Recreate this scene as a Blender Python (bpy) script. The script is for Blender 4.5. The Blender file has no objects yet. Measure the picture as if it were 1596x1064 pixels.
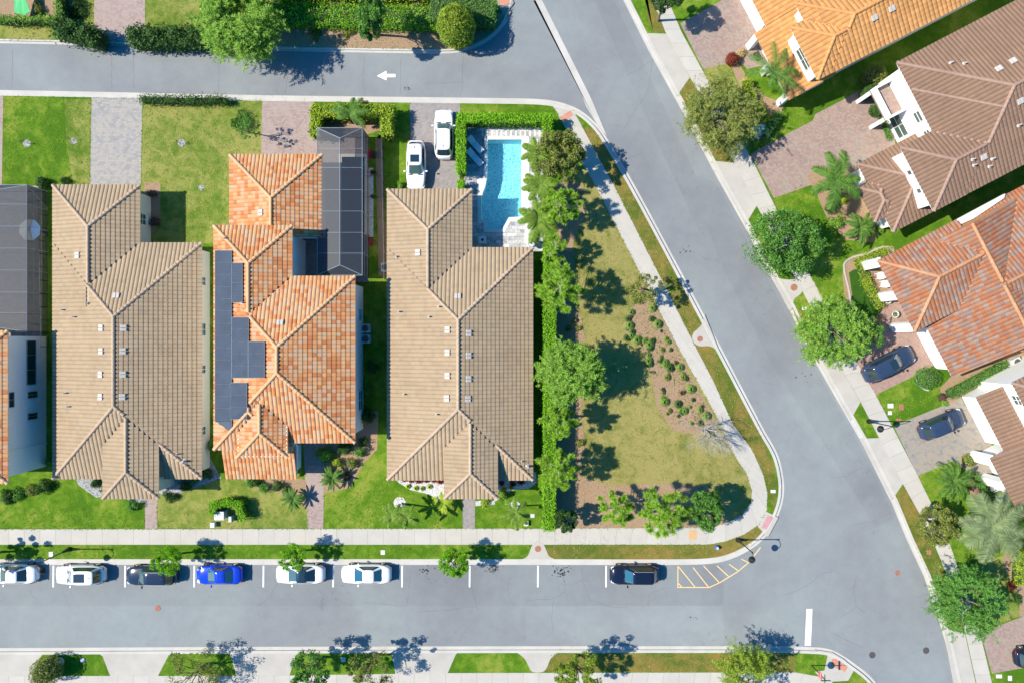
import bpy, math, random
import numpy as np
from math import radians, sin, cos, pi, sqrt, atan2

# ------------------------------------------------------------------ camera, sky, sun
CAM_H = 66.5          # flight height of the drone above the lawns, metres
S = 16.0              # photograph pixels per metre on the ground
SUN_EL = 46.0
scene = bpy.context.scene
cam_d = bpy.data.cameras.new('camera'); cam = bpy.data.objects.new('camera', cam_d)
scene.collection.objects.link(cam); scene.camera = cam
cam.location = (0, 0, CAM_H); cam.rotation_euler = (0, 0, 0)
cam_d.sensor_width = 36.0; cam_d.lens = 36.0 * CAM_H / (1596 / S)
cam_d.clip_start = 1.0; cam_d.clip_end = 2000
world = bpy.data.worlds.new('World'); scene.world = world; world.use_nodes = True
wn = world.node_tree
sky = wn.nodes.new('ShaderNodeTexSky'); sky.sky_type = 'NISHITA'; sky.sun_disc = False; sky.ozone_density = 3.0; sky.air_density = 1.2
sky.sun_elevation = radians(SUN_EL); sky.sun_rotation = radians(270)
hs = wn.nodes.new('ShaderNodeHueSaturation'); hs.inputs['Saturation'].default_value = 2.05; hs.inputs['Value'].default_value = 1.0
wn.links.new(sky.outputs[0], hs.inputs['Color']); wn.links.new(hs.outputs[0], wn.nodes['Background'].inputs[0])
wn.nodes['Background'].inputs[1].default_value = 0.105
sl = bpy.data.lights.new('sun', 'SUN'); sl.energy = 4.7; sl.angle = radians(0.5); sl.color = (1.0, 0.94, 0.825)
so = bpy.data.objects.new('sun', sl); scene.collection.objects.link(so)
so.rotation_euler = (0, -radians(90 - SUN_EL), 0)
so.location = (-60, 0, 60)
scene.view_settings.view_transform = 'Standard'; scene.view_settings.look = 'None'
scene.view_settings.exposure = 0.72; scene.view_settings.gamma = 1.0
scene.render.resolution_x = 1024; scene.render.resolution_y = 682

C = scene.collection
RNG = random.Random(7)

# ------------------------------------------------------------------ coordinates
def P2(px, py, h=0.0):
    k = (CAM_H - h) / CAM_H
    return ((px - 798) / S * k, -(py - 532) / S * k)
def P(px, py, h=0.0):
    x, y = P2(px, py, h); return (x, y, h)
def pm(n): return n / S

# ------------------------------------------------------------------ object helpers
def tag(o, label=None, cat=None, group=None, kind=None):
    if label: o['label'] = label
    if cat: o['category'] = cat
    if group: o['group'] = group
    if kind: o['kind'] = kind
    return o
def thing(name, label, cat, loc=(0, 0, 0), rz=0.0, group=None):
    o = bpy.data.objects.new(name, None); C.objects.link(o)
    o.empty_display_size = 0.3
    o.location = loc; o.rotation_euler = (0, 0, rz)
    return tag(o, label, cat, group)
def chain_loc(p):
    x = y = z = 0.0
    while p is not None:
        x += p.location[0]; y += p.location[1]; z += p.location[2]; p = p.parent
    return x, y, z
def mesh(name, V, F, mat=None, parent=None, uv=None, smooth=False, local=False):
    V = np.asarray(V, dtype=np.float32).reshape(-1, 3)
    if parent is not None and not local:
        V = V - np.array(chain_loc(parent), dtype=np.float32)
    me = bpy.data.meshes.new(name)
    if isinstance(F, np.ndarray):
        n, k = F.shape
        me.vertices.add(len(V)); me.vertices.foreach_set('co', V.ravel())
        me.loops.add(n * k); me.loops.foreach_set('vertex_index', F.ravel().astype(np.int32))
        me.polygons.add(n)
        me.polygons.foreach_set('loop_start', np.arange(0, n * k, k, dtype=np.int32))
        me.update(calc_edges=True)
    else:
        me.from_pydata([tuple(map(float, v)) for v in V], [], F)
    if uv is not None:
        l = me.uv_layers.new(name='UVMap')
        l.data.foreach_set('uv', np.asarray(uv, dtype=np.float32).ravel())
    me.polygons.foreach_set('use_smooth', [bool(smooth)] * len(me.polygons))
    if mat: me.materials.append(mat)
    me.validate(); me.update()
    o = bpy.data.objects.new(name, me); C.objects.link(o)
    if parent is not None: o.parent = parent
    return o
class MB:
    def __init__(s): s.v = []; s.f = []
    def add(s, V, F):
        b = len(s.v); s.v += [tuple(v) for v in V]; s.f += [tuple(i + b for i in f) for f in F]; return s
    def box(s, x0, y0, z0, x1, y1, z1):
        V = [(x0,y0,z0),(x1,y0,z0),(x1,y1,z0),(x0,y1,z0),(x0,y0,z1),(x1,y0,z1),(x1,y1,z1),(x0,y1,z1)]
        return s.add(V, [(0,3,2,1),(4,5,6,7),(0,1,5,4),(1,2,6,5),(2,3,7,6),(3,0,4,7)])
    def obox(s, c, ax, ay, az):     # centre and three half-axis vectors
        c, ax, ay, az = (np.array(q_, float) for q_ in (c, ax, ay, az)); V = []
        for dz in (-1, 1):
            for dx, dy in ((-1,-1),(1,-1),(1,1),(-1,1)): V.append(c + dx*ax + dy*ay + dz*az)
        return s.add(V, [(0,3,2,1),(4,5,6,7),(0,1,5,4),(1,2,6,5),(2,3,7,6),(3,0,4,7)])
    def tube(s, p, q, r0, r1=None, n=8):
        if r1 is None: r1 = r0
        p = np.array(p, float); q = np.array(q, float); d = q - p; L = np.linalg.norm(d)
        if L < 1e-6: return s
        d /= L; a = np.cross(d, (0,0,1)) if abs(d[2]) < .95 else np.cross(d, (1,0,0)); a /= np.linalg.norm(a); b = np.cross(d, a)
        V = []
        for c, r in ((p, r0), (q, r1)):
            for i in range(n): t = 2*pi*i/n; V.append(c + r*(a*cos(t) + b*sin(t)))
        F = [(i, (i+1)%n, n+(i+1)%n, n+i) for i in range(n)]
        F += [tuple(range(n-1, -1, -1)), tuple(range(n, 2*n))]
        return s.add(V, F)
    def lathe(s, c, prof, n=16):    # prof: (r,z) list
        V = []; F = []
        for r, z in prof:
            for i in range(n): t = 2*pi*i/n; V.append((c[0]+r*cos(t), c[1]+r*sin(t), c[2]+z))
        m = len(prof)
        for j in range(m-1):
            for i in range(n): F.append((j*n+i, j*n+(i+1)%n, (j+1)*n+(i+1)%n, (j+1)*n+i))
        F.append(tuple(range(n-1, -1, -1))); F.append(tuple((m-1)*n+i for i in range(n)))
        return s.add(V, F)
    def prism(s, pts, z0, z1):
        pts = list(pts)
        A = sum(pts[i][0]*pts[(i+1)%len(pts)][1]-pts[(i+1)%len(pts)][0]*pts[i][1] for i in range(len(pts)))
        if A < 0: pts = pts[::-1]
        n = len(pts)
        V = [(x,y,z0) for x,y in pts] + [(x,y,z1) for x,y in pts]
        F = [tuple(range(n-1,-1,-1)), tuple(range(n,2*n))] + [(i,(i+1)%n,n+(i+1)%n,n+i) for i in range(n)]
        return s.add(V, F)
    def build(s, name, mat, parent=None, smooth=False, local=False):
        return mesh(name, s.v, s.f, mat, parent, smooth=smooth, local=local)
def struct(o): o['kind'] = 'structure'; return o
def bevel(o, w=0.02, seg=2):
    m = o.modifiers.new('bevel', 'BEVEL'); m.width = w; m.segments = seg; m.limit_method = 'ANGLE'; return o

# ------------------------------------------------------------------ materials
def newmat(name):
    m = bpy.data.materials.new(name); m.use_nodes = True
    nt = m.node_tree; b = nt.nodes['Principled BSDF']
    return m, nt, b
def N(nt, t, **kw):
    n = nt.nodes.new(t)
    for k, v in kw.items(): setattr(n, k, v)
    return n
def noise(nt, vec, scale, detail=4, rough=.55, dist=0.0):
    n = N(nt, 'ShaderNodeTexNoise'); n.inputs['Scale'].default_value = scale; n.inputs['Detail'].default_value = detail
    n.inputs['Roughness'].default_value = rough; n.inputs['Distortion'].default_value = dist
    nt.links.new(vec, n.inputs['Vector']); return n.outputs['Fac']
def ramp(nt, fac, stops, interp='LINEAR'):
    r = N(nt, 'ShaderNodeValToRGB'); r.color_ramp.interpolation = interp
    e = r.color_ramp.elements
    while len(e) > 1: e.remove(e[-1])
    e[0].position = stops[0][0]; e[0].color = (*stops[0][1], 1)
    for p, c in stops[1:]:
        q = e.new(p); q.color = (*c, 1)
    nt.links.new(fac, r.inputs[0]); return r.outputs[0]
def mixc(nt, fac, a, b, mode='MIX'):
    m = N(nt, 'ShaderNodeMix', data_type='RGBA', blend_type=mode)
    for s_, v in ((0, fac), (6, a), (7, b)):
        if isinstance(v, (int, float)): m.inputs[s_].default_value = v
        elif isinstance(v, tuple): m.inputs[s_].default_value = (*v, 1)
        else: nt.links.new(v, m.inputs[s_])
    return m.outputs[2]
def math_(nt, op, a, b=0.0, clamp=False):
    m = N(nt, 'ShaderNodeMath', operation=op); m.use_clamp = clamp
    for i, v in enumerate((a, b)):
        if isinstance(v, (int, float)): m.inputs[i].default_value = v
        else: nt.links.new(v, m.inputs[i])
    return m.outputs[0]
def bump(nt, b, h, strength=.3, dist=.02):
    n = N(nt, 'ShaderNodeBump'); n.inputs['Strength'].default_value = strength; n.inputs['Distance'].default_value = dist
    nt.links.new(h, n.inputs['Height']); nt.links.new(n.outputs[0], b.inputs['Normal'])
def pos(nt): return N(nt, 'ShaderNodeNewGeometry').outputs['Position']
def objc(nt): return N(nt, 'ShaderNodeTexCoord').outputs['Object']
def plain(name, col, rough=.6, metal=0.0, var=.12, scale=3.0, spec=None):
    m, nt, b = newmat(name)
    f = noise(nt, objc(nt), scale, 5, .6)
    c = ramp(nt, f, [(.3, tuple(x*(1-var) for x in col)), (.7, tuple(min(1, x*(1+var)) for x in col))])
    nt.links.new(c, b.inputs['Base Color']); b.inputs['Roughness'].default_value = rough; b.inputs['Metallic'].default_value = metal
    if spec is not None: b.inputs['Specular IOR Level'].default_value = spec
    return m
def grass_mat(name, lush, mid, dry, bias=.5, rough=.95):
    m, nt, b = newmat(name); p = pos(nt)
    big = noise(nt, p, .18, 5, .65, .6); medn = noise(nt, p, 1.1, 5, .7, .5); fine = noise(nt, p, 14, 4, .8); ff = noise(nt, p, 45, 2, .8)
    s1 = math_(nt, 'ADD', math_(nt, 'MULTIPLY', big, .55), math_(nt, 'MULTIPLY', medn, .45))
    s2 = math_(nt, 'ADD', s1, math_(nt, 'MULTIPLY', math_(nt, 'SUBTRACT', fine, .5), .35))
    c = ramp(nt, math_(nt, 'ADD', s2, bias - .5), [(.41, lush), (.5, mid), (.585, dry)])
    dark = ramp(nt, fine, [(.3, (.52, .55, .5)), (.5, (1, 1, 1)), (.72, (1.35, 1.3, 1.2))])
    c = mixc(nt, .85, c, dark, 'MULTIPLY')
    c = mixc(nt, .6, c, ramp(nt, ff, [(.3, (.55, .6, .5)), (.7, (1.35, 1.3, 1.25))]), 'MULTIPLY')
    nt.links.new(c, b.inputs['Base Color']); b.inputs['Roughness'].default_value = rough; b.inputs['Specular IOR Level'].default_value = .1
    bump(nt, b, math_(nt, 'ADD', fine, ff), .9, .06)
    return m
M = {}
M['grass'] = grass_mat('grass_green', (0.074, 0.175, 0.010), (0.138, 0.250, 0.018), (0.267, 0.310, 0.050), .47)
M['grass_mid'] = grass_mat('grass_patchy', (0.100, 0.185, 0.021), (0.190, 0.250, 0.042), (0.323, 0.320, 0.090), .53)
M['grass_dry'] = grass_mat('grass_dry', (0.138, 0.179, 0.034), (0.248, 0.244, 0.068), (0.350, 0.304, 0.109), .55)
M['grass_verge'] = grass_mat('grass_verge', (0.095, 0.147, 0.020), (0.190, 0.180, 0.038), (0.294, 0.204, 0.056), .5)
M['turf'] = grass_mat('clipped_turf', (.035, .105, .012), (.045, .12, .014), (.06, .135, .02), .45)
def mulch_mat():
    m, nt, b = newmat('bark_mulch'); p = pos(nt)
    f = noise(nt, p, 9, 5, .8); g = noise(nt, p, 30, 3, .9); big = noise(nt, p, .6, 4, .6)
    c = ramp(nt, f, [(.3, (.19, .11, .068)), (.5, (.37, .235, .15)), (.7, (.52, .37, .25))])
    c = mixc(nt, .6, c, ramp(nt, g, [(.3, (.5, .48, .45)), (.7, (1.4, 1.35, 1.3))]), 'MULTIPLY')
    c = mixc(nt, math_(nt, 'MULTIPLY', big, .35), c, (.30, .26, .12))
    nt.links.new(c, b.inputs['Base Color']); b.inputs['Roughness'].default_value = .95; bump(nt, b, math_(nt, 'ADD', f, g), 1, .05); return m
M['mulch'] = mulch_mat()
def gravel_mat(name, a, bcol):
    m, nt, b = newmat(name); p = pos(nt)
    v = N(nt, 'ShaderNodeTexVoronoi'); v.inputs['Scale'].default_value = 13; nt.links.new(p, v.inputs['Vector'])
    s = N(nt, 'ShaderNodeSeparateColor'); nt.links.new(v.outputs['Color'], s.inputs[0])
    c = ramp(nt, s.outputs[0], [(0, a), (1, bcol)])
    c = mixc(nt, .7, c, ramp(nt, v.outputs['Distance'], [(.3, (1, 1, 1)), (.7, (.45, .45, .45))]), 'MULTIPLY')
    nt.links.new(c, b.inputs['Base Color']); b.inputs['Roughness'].default_value = .9; bump(nt, b, v.outputs['Distance'], 1, -.04); return m
M['white_gravel'] = gravel_mat('white_gravel', (.45, .44, .42), (.8, .79, .77))
M['grey_gravel'] = gravel_mat('grey_gravel', (.18, .18, .18), (.55, .55, .54))
def asphalt_mat(k=1.0, name='asphalt'):
    m, nt, b = newmat(name); p = pos(nt)
    big = noise(nt, p, .09, 4, .55, .4); med = noise(nt, p, .8, 5, .65); fine = noise(nt, p, 22, 4, .85)
    c = ramp(nt, big, [(.33, (.182*k, .188*k, .196*k)), (.5, (.207*k, .220*k, .224*k)), (.66, (.227*k, .25*k, .248*k))])
    c = mixc(nt, .35, c, ramp(nt, med, [(.3, (.82, .82, .84)), (.7, (1.14, 1.14, 1.12))]), 'MULTIPLY')
    c = mixc(nt, .5, c, ramp(nt, fine, [(.3, (.74, .74, .75)), (.7, (1.22, 1.22, 1.21))]), 'MULTIPLY')
    # dark drips and stains
    st = noise(nt, p, 1.7, 3, .5, 1.0)
    c = mixc(nt, ramp(nt, st, [(.70, (0, 0, 0)), (.80, (.45, .45, .45))]), c, (.09, .09, .095))
    # hairline cracks
    off = N(nt, 'ShaderNodeVectorMath', operation='ADD'); nt.links.new(p, off.inputs[0])
    nn = N(nt, 'ShaderNodeTexNoise'); nn.inputs['Scale'].default_value = .7; nn.inputs['Detail'].default_value = 6; nt.links.new(p, nn.inputs['Vector'])
    sc = N(nt, 'ShaderNodeVectorMath', operation='SCALE'); sc.inputs[3].default_value = 1.6; nt.links.new(nn.outputs['Color'], sc.inputs[0]); nt.links.new(sc.outputs[0], off.inputs[1])
    v = N(nt, 'ShaderNodeTexVoronoi', feature='DISTANCE_TO_EDGE'); v.inputs['Scale'].default_value = .17; nt.links.new(off.outputs[0], v.inputs['Vector'])
    msk = ramp(nt, v.outputs['Distance'], [(.0, (1, 1, 1)), (.0025, (.7, .7, .7)), (.005, (0, 0, 0))])
    gate = ramp(nt, noise(nt, p, .35, 3, .5), [(.52, (0, 0, 0)), (.62, (.3, .3, .3))])
    c = mixc(nt, mixc(nt, 1.0, msk, gate, 'MULTIPLY'), c, (.08, .085, .085))
    nt.links.new(c, b.inputs['Base Color']); b.inputs['Roughness'].default_value = .88; b.inputs['Specular IOR Level'].default_value = .25
    bump(nt, b, fine, .4, .012); return m
M['asphalt'] = asphalt_mat()
M['asphalt_dark'] = asphalt_mat(.93, 'asphalt_darker_lane'); M['asphalt_light'] = asphalt_mat(1.06, 'asphalt_newer_patch')
M['crack'] = plain('crack_tar', (.12, .125, .13), .9)
M['oil'] = plain('oil_drip', (.05, .05, .052), .7)
def concrete_mat(name, col, dirty=.5):
    m, nt, b = newmat(name); p = pos(nt)
    a = noise(nt, p, .5, 5, .6); f = noise(nt, p, 12, 5, .8)
    c = ramp(nt, a, [(.3, tuple(x * .86 for x in col)), (.6, col), (.8, tuple(x * 1.08 for x in col))])
    c = mixc(nt, .45, c, ramp(nt, f, [(.3, (.82, .81, .79)), (.7, (1.1, 1.1, 1.1))]), 'MULTIPLY')
    d = noise(nt, p, 2.3, 6, .75, .8)
    c = mixc(nt, ramp(nt, d, [(.58, (0, 0, 0)), (.78, (dirty, dirty, dirty))]), c, (.22, .19, .15))
    nt.links.new(c, b.inputs['Base Color']); b.inputs['Roughness'].default_value = .9; bump(nt, b, f, .3, .01); return m
M['kerb'] = concrete_mat('kerb_concrete', (0.475, 0.454, 0.410), .5)
M['apron'] = concrete_mat('apron_concrete', (0.423, 0.392, 0.343), .10)
M['coping'] = concrete_mat('coping_stone', (.70, .69, .66), .15)
def walk_mat():
    m, nt, b = newmat('sidewalk_concrete'); p = pos(nt)
    uv = N(nt, 'ShaderNodeUVMap').outputs[0]
    s = N(nt, 'ShaderNodeSeparateXYZ'); nt.links.new(uv, s.inputs[0])
    fl = math_(nt, 'FLOOR', s.outputs[0]); fr = math_(nt, 'FRACT', s.outputs[0])
    w = N(nt, 'ShaderNodeTexWhiteNoise', noise_dimensions='1D'); nt.links.new(fl, w.inputs['W'])
    c = ramp(nt, w.outputs['Value'], [(0, (.415, .39, .345)), (.5, (.43, .40, .35)), (1, (.445, .42, .375))])
    a = noise(nt, p, .9, 5, .65); f = noise(nt, p, 13, 4, .8)
    c = mixc(nt, .5, c, ramp(nt, a, [(.3, (.86, .85, .83)), (.7, (1.08, 1.08, 1.07))]), 'MULTIPLY')
    c = mixc(nt, .4, c, ramp(nt, f, [(.3, (.84, .83, .82)), (.7, (1.1, 1.1, 1.1))]), 'MULTIPLY')
    j = math_(nt, 'LESS_THAN', fr, .022)
    c = mixc(nt, math_(nt, 'MULTIPLY', j, .55), c, (.13, .12, .10))
    nt.links.new(c, b.inputs['Base Color']); b.inputs['Roughness'].default_value = .9; bump(nt, b, f, .3, .01); return m
M['walk'] = walk_mat()
def paver_mat(name, cols, rot=0.0, joint=(.16, .15, .14), scale=1.0, big=.6):
    m, nt, b = newmat(name); p = pos(nt)
    mp = N(nt, 'ShaderNodeMapping'); mp.inputs['Rotation'].default_value = (0, 0, rot); nt.links.new(p, mp.inputs[0])
    br = N(nt, 'ShaderNodeTexBrick'); nt.links.new(mp.outputs[0], br.inputs['Vector'])
    br.inputs['Scale'].default_value = 1.0 / scale; br.inputs['Brick Width'].default_value = .24; br.inputs['Row Height'].default_value = .16
    br.inputs['Mortar Size'].default_value = .008; br.inputs['Mortar Smooth'].default_value = .3
    br.inputs['Color1'].default_value = (0, 0, 0, 1); br.inputs['Color2'].default_value = (1, 1, 1, 1); br.inputs['Mortar'].default_value = (.5, .5, .5, 1)
    s = N(nt, 'ShaderNodeSeparateColor'); nt.links.new(br.outputs['Color'], s.inputs[0])
    bn = noise(nt, p, big, 5, .62, .5)
    f = math_(nt, 'ADD', math_(nt, 'MULTIPLY', s.outputs[0], .5), math_(nt, 'MULTIPLY', math_(nt, 'SUBTRACT', bn, .25), 1.0))
    c = ramp(nt, f, [(i / (len(cols) - 1) * .7 + .15, q) for i, q in enumerate(cols)])
    c = mixc(nt, math_(nt, 'MULTIPLY', br.outputs['Fac'], .5), c, joint)
    fn = noise(nt, p, 18, 3, .8)
    c = mixc(nt, .35, c, ramp(nt, fn, [(.3, (.8, .8, .8)), (.7, (1.15, 1.15, 1.15))]), 'MULTIPLY')
    nt.links.new(c, b.inputs['Base Color']); b.inputs['Roughness'].default_value = .88; bump(nt, b, br.outputs['Fac'], .5, -.01); return m
R27 = radians(27.5)
M['pave_pink'] = paver_mat('pink_pavers', [(0.264, 0.186, 0.162), (0.312, 0.233, 0.202), (0.360, 0.268, 0.234), (0.304, 0.264, 0.238)])
M['pave_pink_r'] = paver_mat('pink_pavers_angled', [(0.220, 0.175, 0.154), (0.266, 0.190, 0.157), (0.312, 0.204, 0.168), (0.312, 0.255, 0.201), (0.236, 0.208, 0.185)], R27, big=.35)
M['pave_red_r'] = paver_mat('red_pavers_angled', [(0.281, 0.170, 0.136), (0.315, 0.204, 0.162), (0.357, 0.238, 0.196)], R27)
M['pave_grey'] = paver_mat('grey_tan_pavers', [(0.232, 0.231, 0.227), (0.280, 0.270, 0.257), (0.360, 0.318, 0.268), (0.296, 0.282, 0.260)], big=.9, scale=1.3)
M['pave_grey_r'] = paver_mat('grey_tan_pavers_angled', [(0.202, 0.185, 0.170), (0.248, 0.229, 0.203), (0.303, 0.252, 0.190), (0.248, 0.229, 0.211)], R27, big=.9, scale=1.3)
M['pave_brown'] = paver_mat('grey_brown_pavers', [(0.211, 0.189, 0.180), (0.261, 0.234, 0.221), (0.306, 0.270, 0.248)], big=1.0)
M['pave_pool'] = paver_mat('pool_deck_stone', [(.24, .24, .25), (.36, .36, .36), (.50, .49, .48), (.60, .59, .57)], scale=2.2, big=2.4)
M['white_paint'] = plain('road_paint_white', (.78, .78, .77), .6, var=.06, scale=6)
M['yellow_paint'] = plain('road_paint_yellow', (.72, .50, .20), .6, var=.15, scale=6)
M['ramp_red'] = plain('tactile_paving_red', (.48, .20, .13), .8, var=.15)
M['ramp_pink'] = plain('tactile_paving_pink', (.46, .23, .24), .8, var=.15)
M['ramp_orange'] = plain('sidewalk_patch_orange', (.50, .31, .15), .8, var=.1)
def tile_mat(name, cols, dirt=.35, cap=False):
    m, nt, b = newmat(name); p = pos(nt)
    if not cap:
        uv = N(nt, 'ShaderNodeUVMap').outputs[0]
        fl = N(nt, 'ShaderNodeVectorMath', operation='FLOOR'); nt.links.new(uv, fl.inputs[0])
        w = N(nt, 'ShaderNodeTexWhiteNoise', noise_dimensions='2D'); nt.links.new(fl.outputs[0], w.inputs['Vector']); f = w.outputs['Value']
    else:
        f = N(nt, 'ShaderNodeNewGeometry').outputs['Random Per Island']
    c = ramp(nt, f, [(i / len(cols), q) for i, q in enumerate(cols)], 'CONSTANT')
    a = noise(nt, p, .35, 5, .65); g = noise(nt, p, 9, 4, .75)
    c = mixc(nt, dirt, c, ramp(nt, a, [(.3, (.70, .70, .72)), (.7, (1.15, 1.14, 1.12))]), 'MULTIPLY')
    c = mixc(nt, .4, c, ramp(nt, g, [(.3, (.78, .77, .76)), (.7, (1.15, 1.15, 1.15))]), 'MULTIPLY')
    if not cap:
        s = N(nt, 'ShaderNodeSeparateXYZ'); nt.links.new(uv, s.inputs[0])
        fx = math_(nt, 'FRACT', s.outputs[0])
        gap = math_(nt, 'GREATER_THAN', fx, .85)     # shade line between two barrels, painted into the pan colour
        c = mixc(nt, math_(nt, 'MULTIPLY', gap, .22), c, (.045, .035, .03))
    nt.links.new(c, b.inputs['Base Color']); b.inputs['Roughness'].default_value = .85; b.inputs['Specular IOR Level'].default_value = .1
    bump(nt, b, g, .25, .01); return m
def pal(base, spread, n, seed):
    r = random.Random(seed); out = []
    for i in range(n):
        k = 1 + r.uniform(-spread, spread); h = r.uniform(-spread, spread) * .35
        out.append((base[0]*k*(1+h), base[1]*k, base[2]*k*(1-h)))
    return out
M['tile_brown'] = tile_mat('roof_tile_tan', pal((.36, .268, .172), .07, 8, 1))
M['cap_brown'] = tile_mat('ridge_tile_tan', pal((.43, .32, .225), .06, 5, 2), cap=True)
M['tile_orange'] = tile_mat('roof_tile_orange_blend', [(0.484, 0.196, 0.074),(0.537, 0.252, 0.115),(0.537, 0.309, 0.162),(0.484, 0.318, 0.199),(0.537, 0.228, 0.096),(0.554, 0.309, 0.148),(0.502, 0.309, 0.184),(0.537, 0.277, 0.133),(0.458, 0.171, 0.071)])
M['cap_orange'] = tile_mat('ridge_tile_orange', pal((0.616, 0.370, 0.202), .08, 5, 3), cap=True)
M['tile_amber'] = tile_mat('roof_tile_amber', pal((0.504, 0.248, 0.090), .12, 8, 4))
M['cap_amber'] = tile_mat('ridge_tile_amber', pal((.58, .28, .11), .06, 5, 5), cap=True)
M['tile_cocoa'] = tile_mat('roof_tile_cocoa', pal((.225, .143, .098), .07, 8, 6))
M['cap_cocoa'] = tile_mat('ridge_tile_cocoa', pal((.34, .225, .17), .06, 5, 7), cap=True)
M['tile_mottled'] = tile_mat('roof_tile_mottled_red', [(0.318, 0.125, 0.065),(0.335, 0.150, 0.082),(0.301, 0.172, 0.116),(0.292, 0.206, 0.163),(0.344, 0.138, 0.065),(0.275, 0.138, 0.090),(0.318, 0.172, 0.107),(0.249, 0.172, 0.142)])
M['cap_mottled'] = tile_mat('ridge_tile_mottled', pal((.50, .26, .14), .08, 5, 8), cap=True)
M['stucco'] = plain('white_stucco', (.76, .755, .74), .9, var=.03, scale=2)
M['stucco_cream'] = plain('cream_stucco', (.62, .58, .50), .9, var=.04, scale=2)
M['trim'] = plain('white_trim', (.78, .77, .75), .6, var=.03)
M['frame'] = plain('window_frame_white', (.74, .74, .74), .5, var=.03)
M['bronze'] = plain('bronze_frame', (.06, .05, .045), .5, var=.1)
M['dark_metal'] = plain('black_metal', (.018, .02, .022), .45, .3, var=.2)
M['grey_metal'] = plain('galvanised_metal', (.42, .43, .44), .45, .6, var=.1)
M['vent'] = plain('vent_metal_pale', (.46, .42, .38), .6, var=.08)
M['pale_plastic'] = plain('pale_plastic', (.55, .56, .53), .6, var=.08)
M['green_box'] = plain('green_cabinet', (.26, .36, .30), .6, var=.08)
M['rust'] = plain('rusty_iron', (.30, .13, .075), .8, var=.35, scale=9)
M['iron'] = plain('cast_iron', (.07, .062, .06), .8, var=.35, scale=9)
M['blue_plastic'] = plain('blue_plastic', (.04, .13, .42), .5)
M['red_sign'] = plain('sign_red', (.55, .05, .045), .5, var=.05)
M['green_sign'] = plain('sign_green', (.03, .10, .06), .5, var=.05)
M['cushion'] = plain('white_sling_fabric', (.72, .73, .74), .9, var=.04)
M['dark_wood'] = plain('dark_frame', (.05, .045, .04), .6)
M['umbrella'] = plain('pale_canvas', (.66, .67, .66), .9, var=.05)
M['green_cloth'] = plain('bright_green_cloth', (.07, .42, .14), .8, var=.08)
M['rachis'] = plain('palm_rachis', (.15, .22, .06), .8)
M['bark'] = plain('bark', (.17, .125, .09), .95, var=.3, scale=14)
M['bark_pale'] = plain('bark_pale', (.40, .37, .33), .95, var=.2, scale=14)
M['soil'] = plain('soil', (.12, .09, .06), .95, var=.3, scale=10)
M['glass'] = None
def glass_mat(name, col, rough=.06):
    m, nt, b = newmat(name)
    b.inputs['Base Color'].default_value = (*col, 1); b.inputs['Roughness'].default_value = rough
    b.inputs['Specular IOR Level'].default_value = .9; b.inputs['Coat Weight'].default_value = .6; b.inputs['Coat Roughness'].default_value = .04; return m
M['glass'] = glass_mat('window_glass', (.055, .095, .085))
M['car_glass'] = glass_mat('car_glass', (.016, .032, .042), .08)
M['car_glass_front'] = glass_mat('windscreen_glass', (.05, .10, .10), .08)  # sky reflection put into the base colour, lighter than the side glass
M['car_glass_blue'] = glass_mat('car_glass_blue', (.02, .085, .13), .08)
def solar_mat():
    m, nt, b = newmat('solar_cells'); o = N(nt, 'ShaderNodeUVMap').outputs[0]
    s = N(nt, 'ShaderNodeSeparateXYZ'); nt.links.new(o, s.inputs[0])
    def line(ch, k):
        f = math_(nt, 'FRACT', math_(nt, 'MULTIPLY', s.outputs[ch], k)); return math_(nt, 'LESS_THAN', f, .07)
    g = math_(nt, 'MAXIMUM', line(0, 10), line(1, 6))
    c = mixc(nt, math_(nt, 'MULTIPLY', g, .5), (.033, .05, .08), (.07, .095, .13))
    c = mixc(nt, .5, c, ramp(nt, noise(nt, pos(nt), .9, 3, .5), [(.3, (.8, .8, .8)), (.7, (1.3, 1.3, 1.3))]), 'MULTIPLY')
    nt.links.new(c, b.inputs['Base Color']); b.inputs['Roughness'].default_value = .6; b.inputs['Specular IOR Level'].default_value = .12; return m
M['solar'] = solar_mat()
def leaf_mat(name, a, bcol, c3, tr=.35):
    m, nt, b = newmat(name)
    g = N(nt, 'ShaderNodeNewGeometry')
    c = ramp(nt, g.outputs['Random Per Island'], [(0, a), (.5, bcol), (1, c3)])
    n_ = noise(nt, g.outputs['Position'], 1.3, 3, .5)
    c = mixc(nt, .6, c, ramp(nt, n_, [(.3, (.72, .76, .7)), (.7, (1.3, 1.25, 1.15))]), 'MULTIPLY')
    nt.links.new(c, b.inputs['Base Color']); b.inputs['Roughness'].default_value = .62; b.inputs['Specular IOR Level'].default_value = .12
    t = N(nt, 'ShaderNodeBsdfTranslucent'); nt.links.new(c, t.inputs[0])
    mx = N(nt, 'ShaderNodeMixShader'); mx.inputs[0].default_value = tr
    nt.links.new(b.outputs[0], mx.inputs[1]); nt.links.new(t.outputs[0], mx.inputs[2])
    nt.links.new(mx.outputs[0], nt.nodes['Material Output'].inputs[0]); return m
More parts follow.
